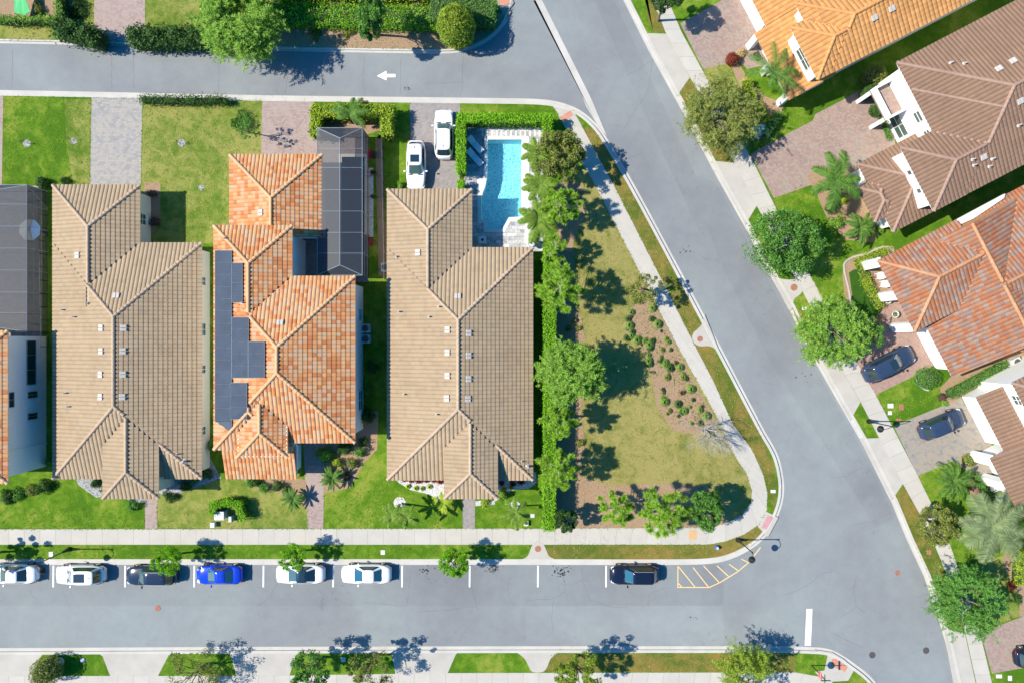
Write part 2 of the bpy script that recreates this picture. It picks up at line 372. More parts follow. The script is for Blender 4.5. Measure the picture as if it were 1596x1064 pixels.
L = {
 'bright': leaf_mat('leaves_bright', (.11, .24, .03), (.2, .37, .05), (.33, .5, .09)),
 'fresh': leaf_mat('leaves_fresh', (0.103, 0.196, 0.034), (0.184, 0.310, 0.057), (0.310, 0.437, 0.115)),
 'ygreen': leaf_mat('leaves_yellow_green', (0.132, 0.220, 0.022), (0.231, 0.330, 0.033), (0.363, 0.440, 0.066)),
 'green': leaf_mat('leaves_green', (0.069, 0.184, 0.029), (0.115, 0.287, 0.046), (0.207, 0.391, 0.092)),
 'olive': leaf_mat('leaves_olive', (0.121, 0.165, 0.033), (0.220, 0.259, 0.055), (0.330, 0.352, 0.110)),
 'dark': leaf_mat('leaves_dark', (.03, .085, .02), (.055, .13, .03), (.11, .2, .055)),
 'lime': leaf_mat('leaves_lime', (.22, .34, .02), (.33, .46, .035), (.46, .52, .07)),
 'hedge': leaf_mat('leaves_hedge', (.12, .29, .01), (.2, .46, .018), (.32, .6, .04)),
 'pine': leaf_mat('needles_pine', (.16, .30, .025), (.28, .48, .045), (.4, .62, .09)),
 'red': leaf_mat('leaves_red', (.17, .03, .02), (.25, .05, .035), (.33, .09, .05)),
 'pink': leaf_mat('flowers_pink', (.40, .03, .07), (.55, .05, .11), (.65, .12, .18)),
 'palm': leaf_mat('palm_leaf', (.05, .13, .02), (.09, .2, .03), (.17, .3, .06)),
 'palm_y': leaf_mat('palm_leaf_yellowish', (0.083, 0.176, 0.020), (0.154, 0.264, 0.033), (0.275, 0.363, 0.066)),
 'palm_s': leaf_mat('palm_leaf_silver', (.14, .2, .09), (.23, .3, .14), (.34, .40, .2)),
 'brown': leaf_mat('leaves_purple_brown', (.10, .06, .045), (.15, .09, .07), (.22, .14, .11)),
 'straw': leaf_mat('dry_grass_plume', (.45, .33, .14), (.55, .42, .2), (.6, .5, .28)),
}
def paint(name, col, metal=0.0, rough=.3):
    m, nt, b = newmat(name); b.inputs['Base Color'].default_value = (*col, 1); b.inputs['Metallic'].default_value = metal
    b.inputs['Roughness'].default_value = .14; b.inputs['Specular IOR Level'].default_value = .3; b.inputs['Coat Weight'].default_value = .5; b.inputs['Coat Roughness'].default_value = .03
    n_ = noise(nt, objc(nt), 6, 3); c = ramp(nt, n_, [(.3, tuple(x*.95 for x in col)), (.7, tuple(min(1, x*1.03) for x in col))]); nt.links.new(c, b.inputs['Base Color']); return m
M['car_white'] = paint('car_paint_white', (.78, .78, .78))
M['car_navy'] = paint('car_paint_navy', (.018, .03, .055), .0)
M['car_black'] = paint('car_paint_black', (.008, .012, .028), .0)
M['car_blue'] = paint('car_paint_blue', (.012, .05, .52), .15)
M['car_slate'] = paint('car_paint_slate_blue', (.03, .05, .095), .1)
M['tyre'] = plain('tyre_rubber', (.02, .02, .02), .9)
M['rim'] = plain('alloy_rim', (.45, .45, .46), .35, .8)
M['plastic_black'] = plain('black_trim', (.02, .02, .022), .6)
M['lamp_red'] = plain('tail_lamp_red', (.35, .02, .02), .3)
M['lamp_clear'] = plain('headlamp_clear', (.6, .62, .65), .2)
def screen_mat():
    m, nt, b = newmat('insect_screen'); b.inputs['Base Color'].default_value = (.03, .038, .05, 1); b.inputs['Roughness'].default_value = .6
    t = N(nt, 'ShaderNodeBsdfTransparent'); mx = N(nt, 'ShaderNodeMixShader'); mx.inputs[0].default_value = .70
    w = N(nt, 'ShaderNodeTexNoise'); w.inputs['Scale'].default_value = .8; nt.links.new(pos(nt), w.inputs['Vector'])
    nt.links.new(t.outputs[0], mx.inputs[1]); nt.links.new(b.outputs[0], mx.inputs[2]); nt.links.new(mx.outputs[0], nt.nodes['Material Output'].inputs[0])
    return m
M['screen'] = screen_mat()
def water_mat(name, tint, wave=3.5, strength=.25):
    m, nt, b = newmat(name)
    t = N(nt, 'ShaderNodeBsdfTransparent'); t.inputs[0].default_value = (*tint, 1)
    g = N(nt, 'ShaderNodeBsdfGlossy'); g.inputs['Roughness'].default_value = .03
    fr = N(nt, 'ShaderNodeFresnel'); fr.inputs[0].default_value = 1.33
    mu = N(nt, 'ShaderNodeTexMusgrave') if False else N(nt, 'ShaderNodeTexNoise'); mu.inputs['Scale'].default_value = wave; mu.inputs['Detail'].default_value = 3; mu.inputs['Distortion'].default_value = 1.5
    nt.links.new(pos(nt), mu.inputs['Vector'])
    bp = N(nt, 'ShaderNodeBump'); bp.inputs['Strength'].default_value = strength; bp.inputs['Distance'].default_value = .12; nt.links.new(mu.outputs['Fac'], bp.inputs['Height'])
    nt.links.new(bp.outputs[0], g.inputs['Normal']); nt.links.new(bp.outputs[0], fr.inputs['Normal'])
    mx = N(nt, 'ShaderNodeMixShader'); nt.links.new(fr.outputs[0], mx.inputs[0]); nt.links.new(t.outputs[0], mx.inputs[1]); nt.links.new(g.outputs[0], mx.inputs[2])
    nt.links.new(mx.outputs[0], nt.nodes['Material Output'].inputs[0]); return m
M['water'] = water_mat('pool_water', (.62, .93, .97))
M['water_deep'] = water_mat('pool_water_deep', (.12, .50, .72))
def pool_finish():
    m, nt, b = newmat('pool_finish_caustics'); p = pos(nt)
    nn = N(nt, 'ShaderNodeTexNoise'); nn.inputs['Scale'].default_value = 2.2; nn.inputs['Detail'].default_value = 2; nt.links.new(p, nn.inputs['Vector'])
    sc = N(nt, 'ShaderNodeVectorMath', operation='SCALE'); sc.inputs[3].default_value = .5; nt.links.new(nn.outputs['Color'], sc.inputs[0])
    ad = N(nt, 'ShaderNodeVectorMath', operation='ADD'); nt.links.new(p, ad.inputs[0]); nt.links.new(sc.outputs[0], ad.inputs[1])
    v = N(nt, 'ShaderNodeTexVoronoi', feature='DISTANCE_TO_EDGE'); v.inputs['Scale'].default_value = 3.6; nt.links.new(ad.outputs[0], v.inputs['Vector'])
    c = ramp(nt, v.outputs['Distance'], [(0, (.74, .82, .84)), (.10, (.50, .70, .76)), (.3, (.30, .56, .66))])  # bright web of water caustics painted into the floor colour
    nt.links.new(c, b.inputs['Base Color']); b.inputs['Roughness'].default_value = .8; return m
M['pool_floor'] = pool_finish()
M['pool_dark'] = plain('pool_tile_dark', (.05, .22, .30), .5)

# ================================================================== SETTING
Z_ROAD = -0.12
def offs(pts, d):               # offset an open photo-pixel polyline; +d = to its right-hand side on the photo
    out = []
    n = len(pts)
    for i in range(n):
        a = pts[max(0, i-1)]; b = pts[min(n-1, i+1)]
        dx, dy = b[0]-a[0], b[1]-a[1]; L_ = math.hypot(dx, dy) or 1
        out.append((pts[i][0] - dy/L_*d, pts[i][1] + dx/L_*d))
    return out
def smooth(pts, n=3):
    out = []
    m = len(pts)
    for i in range(m-1):
        p0 = pts[max(0,i-1)]; p1 = pts[i]; p2 = pts[i+1]; p3 = pts[min(m-1,i+2)]; l = math.dist(p1, p2)
        d1 = math.dist(p0, p2) or 1; d2 = math.dist(p1, p3) or 1
        for k in range(n):
            t = k/n; a = 2*t**3-3*t*t+1; b = t**3-2*t*t+t; c = -2*t**3+3*t*t; d = t**3-t*t
            out.append(tuple(a*p1[q]+b*(p2[q]-p0[q])/d1*l+c*p2[q]+d*(p3[q]-p1[q])/d2*l for q in (0,1)))
    out.append(pts[-1]); return out
def sheet(name, poly, z, mat, thick=0.0, kind=True, parent=None):
    pts = [P2(*p) for p in poly]
    A = sum(pts[i][0]*pts[(i+1)%len(pts)][1]-pts[(i+1)%len(pts)][0]*pts[i][1] for i in range(len(pts)))
    if A < 0: pts = pts[::-1]
    n = len(pts)
    if thick: 
        V = [(x,y,z) for x,y in pts] + [(x,y,z-thick) for x,y in pts]
        F = [tuple(range(n))] + [((i+1)%n, i, n+i, n+(i+1)%n) for i in range(n)]
    else: V = [(x,y,z) for x,y in pts]; F = [tuple(range(n))]
    o = mesh(name, V, F, mat, parent)
    if kind: struct(o)
    return o
def ribbon(name, A, B, z, mat, thick=0.0, zb=None):
    n = len(A); V = []; F = []; UV = []
    zb = z if zb is None else zb
    a = [P2(*p) for p in A]; b = [P2(*p) for p in B]; d = 0; ds = []
    for i in range(n):
        if i: d += math.hypot(a[i][0]-a[i-1][0], a[i][1]-a[i-1][1])
        ds.append(d)
        V += [(a[i][0],a[i][1],z), (b[i][0],b[i][1],zb), (a[i][0],a[i][1],z-thick), (b[i][0],b[i][1],zb-thick)]
    for i in range(n-1):
        q = 4*i; f = (q, q+4, q+5, q+1)
        F.append(f); UV += [(ds[i],0),(ds[i+1],0),(ds[i+1],1),(ds[i],1)]
        if thick:
            F.append((q+2, q+6, q+4, q)); F.append((q+1, q+5, q+7, q+3)); UV += [(0.5,0)]*8
    if thick:
        F.append((0,1,3,2)); q = 4*(n-1); F.append((q+2,q+3,q+1,q)); UV += [(0.5,0)]*8
    o = mesh(name, V, F, mat, uv=UV); return struct(o)

from mathutils.geometry import tessellate_polygon
from mathutils import Vector
PL = [(760,218),(813,218),(812,338),(793,339),(783,357),(759,357),(759,343),(750,342),(750,307),(756,292),(759,276)]
PL2 = [(533,245),(568,245),(568,393),(533,393)]
def holed(name, outer, z, mat, holes=(PL, PL2), px=True):
    loops = [[(*P2(*p), z) for p in outer] if px else [(*p, z) for p in outer]]+[[(*P2(*p), z) for p in h] for h in holes]
    tris = tessellate_polygon([[Vector(v) for v in l] for l in loops]); V = [v for l in loops for v in l]; F = []
    for a, b, c in tris:
        A = (V[b][0]-V[a][0])*(V[c][1]-V[a][1])-(V[c][0]-V[a][0])*(V[b][1]-V[a][1])
        F.append((a,b,c) if A > 0 else (a,c,b))
    return struct(mesh(name, V, F, mat))
holed('ground', [(-400,-400),(400,-400),(400,400),(-400,400)], -.3, M['grass_mid'], px=False)
holed('road', [(-600,-500),(2200,-500),(2200,1600),(-600,1600)], Z_ROAD, M['asphalt'])

K1 = [(-400,62),(0,67),(170,71),(430,79),(600,82),(690,83),(722,80),(748,71),(770,57),(789,35),(799,10),(800,-15),(770,-90),(620,-400)]
K2 = [(-400,136),(0,140),(400,148),(800,153),(850,155),(880,161),(905,172),(928,191),(945,213),(987,284),(1055,410),(1129,550),(1192,670),(1213,708),(1222,745),(1222,775),(1215,800),(1203,824),(1182,848),(1150,867),(1118,877),(1070,880),(850,880),(400,880),(-400,880)]
K3 = [(790,-400),(972,0),(1010,76),(1058,163),(1120,280),(1166,362),(1196,421),(1230,480),(1262,548),(1343,688),(1391,784),(1414,840),(1441,898),(1459,950),(1475,1002),(1489,1064),(1500,1120),(1540,1500)]
K4 = [(-400,1011),(0,1010),(400,1008),(1200,1007),(1276,1009),(1297,1013),(1318,1024),(1338,1038),(1352,1049),(1366,1064),(1395,1110),(1450,1500)]
K2s = smooth(K2, 4); K1s = smooth(K1, 4); K4s = smooth(K4, 4)
sheet('lawn', offs(K1s, -4.6) + [(620,-450),(-400,-450)], 0.0, M['grass_mid'], .2)
holed('lawn', offs(K2s, 7.2), 0.0, M['grass'])
sheet('lawn', offs(K3, -7.2) + [(2100,1500),(2100,-400)], 0.0, M['grass'], .2)
sheet('lawn', offs(K4s, 7.2) + [(-400,1500)], 0.0, M['grass'])
def kerb(K, w, side):
    # gutter pan then the raised kerb
    ribbon('gutter', offs(K, 0) if side > 0 else offs(K, -w*.55), offs(K, w*.55) if side > 0 else K, Z_ROAD+.006, M['kerb'], .05, Z_ROAD+.008)
    a, b = (w*.55, w) if side > 0 else (-w, -w*.55)
    ribbon('kerb', offs(K, a), offs(K, b), .022, M['kerb'], .2, .022)
kerb(K1s, 6, -1); kerb(K2s, 9.5, 1); kerb(K3, 9.5, -1); kerb(K4s, 9.5, 1)
sheet('gutter', [(790,-90),(806,-90),(831,0),(845,0),(921,152),(946,212),(931,194),(914,166),(908,150)], Z_ROAD+.012, M['kerb'])
# -------- lawn areas of other colour
def area(nm, poly, mt, z=.004, sm=False): return sheet(nm, smooth(poly+[poly[0]], 3) if sm else poly, z, M[mt])
area('lawn', [(221,156),(409,158),(409,240),(358,240),(358,352),(336,352),(336,380),(218,380)], 'grass_mid')
area('lawn', [(868,290),(912,262),(1090,560),(1164,720),(1174,765),(1160,800),(1110,822),(868,822)], 'grass_dry')
area('lawn', [(900,192),(930,205),(985,300),(1052,420),(1112,545),(1188,680),(1206,725),(1212,760),(1206,795),(1195,765),(1188,738),(1139,656),(1087,550),(945,270)], 'grass_verge')
area('lawn', [(852,849),(1103,849),(1131,844),(1158,833),(1182,819),(1190,834),(1172,850),(1140,865),(1112,871),(852,871)], 'grass_verge')
area('lawn', [(100,155),(142,155),(142,289),(115,289),(104,230)], 'grass_mid')
area('lawn', [(1000,-60),(1009,30),(1018,50),(1037,50),(1016,0),(990,-60)], 'grass_verge')
area('lawn', [(1059,147),(1074,122),(1087,142),(1145,253),(1115,251)], 'grass_verge')
area('lawn', [(1075,121),(1131,90),(1165,165),(1180,215),(1167,240)], 'grass_mid', .003)
area('lawn', [(245,752),(300,745),(480,750),(480,823),(245,823)], 'grass_mid')
area('lawn', [(1235,480),(1272,494),(1301,554),(1276,566),(1250,520)], 'grass_verge')
area('lawn', [(1408,753),(1434,801),(1470,885),(1504,985),(1478,978),(1452,905),(1424,845),(1395,778)], 'grass_verge')
area('lawn', [(1500,890),(1600,850),(1600,955),(1530,983),(1505,920)], 'grass_mid')
area('lawn', [(860,1018),(1240,1018),(1240,1046),(850,1046)], 'grass_verge')
area('lawn', [(226,-60),(430,-60),(430,70),(226,70)], 'grass_mid', .003)
# -------- paths
def walk(A, B): return ribbon('sidewalk', A, B, .014, M['walk'], .06)
W2i = [(-400,824),(0,824),(868,823),(1112,821),(1131,814),(1156,802),(1171,781),(1172,764),(1165,741),(1139,699),(1123,660),(1087,594),(1051,530),(926,286),(910,260),(885,200),(860,164)]
W2o = [(-400,848),(0,848),(868,848),(1103,848),(1131,843),(1160,832),(1184,816),(1195,794),(1196,767),(1189,738),(1172,700),(1142,660),(1112,594),(1079,530),(948,272),(934,248),(912,205),(893,171)]
def resamp(Pn, n):
    d = [0]
    for i in range(1, len(Pn)): d.append(d[-1]+math.hypot(Pn[i][0]-Pn[i-1][0], Pn[i][1]-Pn[i-1][1]))
    out = []
    for k in range(n):
        t = d[-1]*k/(n-1); i = max(j for j in range(len(d)) if d[j] <= t+1e-9); i = min(i, len(Pn)-2)
        f = (t-d[i])/(d[i+1]-d[i]); out.append(tuple(Pn[i][j]+f*(Pn[i+1][j]-Pn[i][j]) for j in (0,1)))
    return out
ai, ao = [], []
for i in range(len(W2i)-1):
    n = max(1, int(math.hypot(W2i[i+1][0]-W2i[i][0], W2i[i+1][1]-W2i[i][1])/24))
    for k in range(n):
        t = k/n; ai.append(tuple(W2i[i][j]*(1-t)+W2i[i+1][j]*t for j in (0,1))); ao.append(tuple(W2o[i][j]*(1-t)+W2o[i+1][j]*t for j in (0,1)))
ai.append(W2i[-1]); ao.append(W2o[-1])
# a strip whose u runs one unit per slab
def walkstrip(A, B):
    o = ribbon('sidewalk', A, B, .014, M['walk'], .06)
    uvd = o.data.uv_layers[0].data
    for p in o.data.polygons:
        for li in p.loop_indices: uvd[li].uv = (uvd[li].uv[0]/1.52, uvd[li].uv[1])
    return o
walkstrip(ai, ao)
W3l = [(900,-240),(1016,0),(1037,50),(1087,142),(1145,254),(1179,320),(1235,425),(1272,494),(1301,554),(1341,625),(1406,751),(1434,801),(1456,847),(1478,900),(1505,987),(1522,1064),(1560,1300)]
W3r = [(925,-240),(1041,0),(1062,50),(1112,142),(1170,245),(1204,314),(1256,417),(1292,483),(1329,554),(1366,617),(1430,740),(1452,785),(1480,847),(1499,900),(1527,984),(1546,1064),(1584,1300)]
walkstrip(W3l, W3r)
walkstrip([(-400,1053),(164,1052.5),(400,1052.5),(700,1048),(1240,1047),(1290,1056),(1325,1088),(1372,1300)], [(-400,1079),(164,1078.5),(400,1078.5),(700,1074),(1236,1073),(1272,1082),(1300,1108),(1346,1300)])
for q in ([(1005,52),(1040,53),(1075,121),(1055,150)], [(1110,251),(1145,254),(1180,320),(1162,350)], [(1262,535),(1296,545),(1341,626),(1325,655)],
          [(1340,683),(1371,682),(1408,752),(1390,779)], [(1471,978),(1504,987),(1522,1070),(1540,1160),(1505,1160),(1488,1070)]):
    sheet('driveway_apron', q, .008, M['apron'], .1)
for q in ([(-400,1016),(68,1016),(64,1022),(49,1053),(-400,1053)], [(152,1016),(270,1016),(262,1022),(246,1053),(172,1053),(160,1022)], [(358,1016),(466,1016),(460,1022),(451,1053),(369,1053)],
          [(610,1016),(715,1014),(710,1020),(697,1050),(617,1053)], [(1270,1012),(1297,1016),(1316,1027),(1332,1042),(1322,1060),(1285,1062),(1270,1046),(1285,1044),(1290,1020)]):
    sheet('driveway_apron', q, .006, M['apron'], .1)
# storm inlet pads
def pad(q): sheet('inlet_pad', smooth(q + [q[0]], 4), .018, M['apron'], .1)
pad([(808,873),(822,866),(828,852),(832,846),(839,842),(846,846),(850,853),(856,866),(868,873)])
pad([(806,1016),(868,1014),(858,1026),(852,1040),(846,1046),(830,1046),(824,1038),(818,1026)])
pad([(1098,490),(1094,505),(1088,512),(1080,520),(1080,532),(1090,539),(1104,539),(1114,543),(1122,552)])
pad([(1203,428),(1215,434),(1228,436),(1240,436),(1251,447),(1248,458),(1238,466),(1235,480),(1230,483)])
# -------- driveways, walkways, beds
sheet('driveway', [(147,-60),(226,-60),(226,72),(147,70)], .010, M['pave_pink'])
sheet('driveway', [(-80,148),(5,149),(3,292),(-80,292)], .010, M['pave_pink'])
sheet('driveway', [(143,150),(222,152),(219,310),(140,310)], .010, M['pave_grey'])
holed('driveway', [(409,155),(489,156),(489,213),(497,215),(574,215),(574,440),(440,440),(405,330)], .010, M['pave_pink'], (PL2,))
sheet('driveway', [(639,158),(717,159),(718,320),(639,320)], .010, M['pave_brown'])
sheet('garden_path', [(226,740),(245,740),(245,825),(226,825)], .010, M['pave_pink'])
sheet('garden_path', [(472,680),(506,680),(504,825),(480,825)], .010, M['pave_pink'])
sheet('garden_path', [(721,740),(741,740),(740,825),(721,825)], .010, M['pave_brown'])
sheet('driveway', [(1060,37),(1148,-12),(1220,-50),(1250,20),(1190,60),(1200,100),(1165,108),(1150,95),(1096,108)], .010, M['pave_pink_r'])
sheet('driveway', [(1170,240),(1267,188),(1271,178),(1310,158),(1345,138),(1380,125),(1395,150),(1395,232),(1345,252),(1340,262),(1206,309)], .010, M['pave_pink_r'])
sheet('driveway', [(1310,530),(1352,502),(1362,490),(1372,478),(1345,400),(1365,385),(1420,470),(1470,560),(1440,578),(1364,615)], .010, M['pave_red_r'])
sheet('driveway', [(1393,663),(1498,620),(1550,700),(1545,760),(1520,742),(1484,718),(1430,741)], .010, M['pave_grey_r'])
sheet('driveway', [(1528,985),(1700,920),(1760,1010),(1546,1049)], .010, M['pave_pink_r'])
area('mulch_bed', [(980,482),(972,516),(998,543),(1014,577),(1023,629),(1037,652),(1050,670),(1095,675),(1118,665),(1086,603),(1050,531),(1028,489),(1012,470),(992,474)], 'mulch', .012, True)
area('mulch_bed', [(866,285),(905,285),(912,330),(893,380),(896,430),(884,470),(905,492),(912,530),(915,600),(905,640),(912,690),(905,742),(950,756),(1050,752),(1102,757),(1130,785),(1130,815),(1100,823),(866,823)], 'mulch', .012)
area('mulch_bed', [(425,40),(790,20),(792,5),(797,20),(780,40),(762,56),(742,68),(720,74),(690,77),(560,76),(425,74)], 'mulch', .010)
area('mulch_bed', [(0,-40),(120,-40),(130,20),(0,30)], 'mulch', .009)
area('mulch_bed', [(225,285),(250,285),(250,345),(225,385)], 'mulch', .012)
area('mulch_bed', [(118,745),(122,755),(150,775),(165,772),(165,740)], 'grey_gravel', .012)
area('mulch_bed', [(195,775),(206,784),(226,782),(226,770)], 'grey_gravel', .012)
area('mulch_bed', [(245,765),(262,776),(300,760),(345,745),(320,700),(320,690),(245,740)], 'grey_gravel', .012)
area('mulch_bed', [(375,745),(470,745),(478,750),(478,790),(455,782),(432,766),(400,760)], 'mulch', .012)
area('mulch_bed', [(506,690),(552,690),(560,640),(590,640),(588,700),(568,720),(545,760),(506,768)], 'mulch', .012)
area('mulch_bed', [(500,165),(600,165),(600,200),(560,215),(500,215)], 'mulch', .012)
area('gravel_bed', [(610,735),(622,752),(640,763),(662,768),(673,772),(680,781),(700,785),(700,735)], 'white_gravel', .012, False)
area('gravel_bed', [(770,735),(836,735),(836,752),(824,761),(800,763),(785,772),(770,782)], 'white_gravel', .012)
area('gravel_bed', [(741,780),(770,779),(772,785),(741,788)], 'white_gravel', .012)
for cx, cy, r in ((623,783,9.5),(802.5,789,9),(42,224,6),(115,220,5),(283,223,6),(314,293,4.5)):
    sheet('gravel_bed' if r > 7 else 'mulch_bed', [(cx+r*cos(t*pi/10), cy+r*sin(t*pi/10)) for t in range(20)], .013, M['white_gravel' if r > 7 else 'grey_gravel'])
area('mulch_bed', [(1134,90),(1142,86),(1165,120),(1190,150),(1222,160),(1215,185),(1200,215),(1182,218),(1175,180),(1150,130)], 'mulch', .012)
area('mulch_bed', [(1256,275),(1275,262),(1345,258),(1372,360),(1360,378),(1318,374),(1296,352),(1284,330),(1272,300)], 'mulch', .012)
area('mulch_bed', [(1318,478),(1313,430),(1316,408),(1330,398),(1352,394),(1376,383),(1392,384),(1395,395),(1378,480),(1360,495),(1335,497)], 'mulch', .012)
area('mulch_bed', [(1465,605),(1480,588),(1500,580),(1600,540),(1600,560),(1490,625),(1470,632)], 'mulch', .012)
area('mulch_bed', [(1505,738),(1520,738),(1545,790),(1530,806),(1512,770)], 'mulch', .012)
area('mulch_bed', [(1565,858),(1585,850),(1600,860),(1600,960),(1588,960),(1590,930),(1572,900),(1564,880)], 'mulch', .012)
sheet('clipped_lawn', smooth([(1323,425),(1333,420),(1345,424),(1348,440),(1350,455),(1368,472),(1372,484),(1358,494),(1335,494),(1328,460),(1323,425)], 3), .22, M['turf'], .22)
def border(nm, label, pts, w=2.2):
    s_ = smooth(pts, 4); o = ribbon(nm, offs(s_, -w/2), offs(s_, w/2), .09, M['apron'], .12); o['kind'] = 'structure'
border('bed_edging', '', [(1329,490),(1322,450),(1316,425),(1316,410),(1330,401),(1350,396),(1366,388),(1380,385),(1392,392)])
border('bed_edging', '', [(1428,585),(1431,598),(1440,606),(1447,608)])
# pool terrace
PD = [(722,188),(845,188),(845,392),(735,392),(722,300)]
# corner ramps
sheet('kerb_ramp', [(1181,820),(1193,796),(1213,806),(1197,836)], .020, M['apron'], .1)
sheet('tactile_paving', [(1196,802),(1206,805),(1194,825),(1187,821)], .026, M['ramp_pink'])
sheet('kerb_ramp', [(862,160),(880,166),(893,172),(905,196),(884,205),(872,184)], .020, M['apron'], .1)
sheet('tactile_paving', [(872,184),(890,172),(893,180),(880,189)], .026, M['ramp_red'])
sheet('tactile_paving', [(1296,1027),(1301,1025),(1321,1038),(1317,1046),(1296,1037)], .026, M['ramp_red'])
sheet('tactile_paving', [(1073.5,825.5),(1086,825.5),(1086,840),(1073.5,840)], .020, M['ramp_orange'])
sheet('sidewalk', [(772,-20),(790,-20),(801,5),(786,26),(776,8)], .012, M['walk'], .1)
sheet('tactile_paving', [(772,-6),(796,-6),(799,2),(782,10)], .018, M['ramp_red'])
sheet('road_patch', [(820,945),(1128,943),(1129,1006),(820,1007)], Z_ROAD+.002, M['asphalt_light'])
sheet('road_patch', [(1070,270),(1115,283),(1192,424),(1258,550),(1339,690),(1396,808),(1366,822),(1290,700),(1200,560),(1128,420)], Z_ROAD+.002, M['asphalt_dark'])
sheet('road_patch', [(-100,881),(1128,881),(1128,944),(-100,944)], Z_ROAD+.0022, M['asphalt_dark']) 
sheet('road_patch', [(900,-60),(930,-60),(1060,220),(1120,350),(1090,360),(1020,210)], Z_ROAD+.0014, M['asphalt_dark'])
# -------- paint on the road
for i, x in enumerate((82,194,302,410,519,626.5,732,838.5,945)):
    sheet('parking_line', [(x-1.1,881.5),(x+1.1,881.5),(x+1.1-.3,915),(x-1.1-.3,915)], Z_ROAD+.006, M['white_paint'])
sheet('stop_line', [(1257.8,949),(1267,949),(1264.5,1006),(1255,1006)], Z_ROAD+.006, M['white_paint'])
sheet('road_arrow', [(587,118),(602,110),(602,115),(616,115),(616,120),(602,120),(602,125)], Z_ROAD+.006, M['white_paint'])
def stripe(a, b, w=1.4):
    dx, dy = b[0]-a[0], b[1]-a[1]; l = math.hypot(dx, dy); nx, ny = -dy/l*w/2, dx/l*w/2
    return [(a[0]+nx,a[1]+ny),(b[0]+nx,b[1]+ny),(b[0]-nx,b[1]-ny),(a[0]-nx,a[1]-ny)]
hz = 0
for a, b in (((1057,882),(1057,916)),((1057,915.3),(1106,915.3)),((1106,915.3),(1122,908)),((1122,908),(1150,891)),((1150,891),(1168,876)),((1168,876),(1186,853)),
             ((1058,883),(1083.5,914.6)),((1080.5,884),(1104.5,914.6)),((1097,881.5),(1121,907)),((1118,881.5),(1136,898)),((1137,879),(1151,889)),((1156,871),(1166,876)),((1058,909),(1063,914.6))):
    hz += 1; sheet('hatch_line', stripe(a, b), Z_ROAD+.006+.0007*(hz % 5), M['yellow_paint'])
def crack(pts, w=.55, seed=0):
    r = random.Random(seed); out = []
    for i in range(len(pts)-1):
        n = max(2, int(math.hypot(pts[i+1][0]-pts[i][0], pts[i+1][1]-pts[i][1])/5))
        for k in range(n): t = k/n; out.append((pts[i][0]*(1-t)+pts[i+1][0]*t+r.uniform(-.9,.9), pts[i][1]*(1-t)+pts[i+1][1]*t+r.uniform(-.9,.9)))
    out.append(pts[-1]); return out
crs = [[(18,75),(17,138)],[(173,77),(173,138)],[(206,77),(208,139)],[(340,83),(340,142)],[(448,120),(443,146)],[(568,87),(565,118),(568,148)],[(625,88),(623,148)],[(722,88),(721,128),(717,150)],[(660,130),(720,128)],
 [(431,910),(420,930),(402,945)],[(500,918),(502,950)],[(641,885),(634,945),(620,944),(600,941),(568,939)],[(735,915),(745,952)],[(745,945),(700,950),(650,954)],[(793,895),(791,925),(800,942)],[(46,918),(48,930),(60,935)],[(95,916),(104,938)],
 [(907,885),(909,908),(920,935),(948,945),(980,946)],[(878,896),(882,925),(886,937)],[(820,935),(862,934),(880,922)],[(862,935),(860,965),(862,985)],[(1040,915),(1012,926),(1011,944)],
 [(1300,890),(1282,894),(1255,915),(1220,928)],[(1335,896),(1332,925),(1336,945),(1312,962)],[(1336,945),(1350,955)],[(1300,988),(1330,1002),(1345,1010)],[(1390,798),(1360,812),(1330,818)],[(1448,925),(1430,932)],
 [(1297,745),(1320,742),(1345,727)],[(970,205),(1010,142),(1018,94)],[(975,120),(1018,92)],[(972,248),(1000,240)]]
V = []; F = []
for i, c_ in enumerate(crs):
    q = crack(c_, .5, i); A_ = offs(q, -.2); B_ = offs(q, .2)
    for a, b in zip(A_, B_): V += [(*P2(*a), Z_ROAD+.0038), (*P2(*b), Z_ROAD+.0038)]
    b0 = len(V) - 2*len(q)
    for k in range(len(q)-1): F.append((b0+2*k, b0+2*k+2, b0+2*k+3, b0+2*k+1))
struct(mesh('road_crack', V, F, M['crack']))
mb = MB(); rr = random.Random(3)
for cx, cy, n, s_ in ((877,891,60,8),(768,888,40,6),(662,889,26,5),(1068,390,10,5),(1085,963,6,3),(635,137,14,3),(1252,587,8,14)):
    for i in range(n):
        x, y = P2(cx+rr.gauss(0, s_), cy+rr.gauss(0, s_*.55)); r = rr.uniform(.02, .10)
        mb.prism([(x+r*cos(t*pi/3)*rr.uniform(.7,1.3), y+r*sin(t*pi/3)) for t in range(6)], Z_ROAD+.0001, Z_ROAD+.005)
struct(mb.build('road_spots', M['oil']))

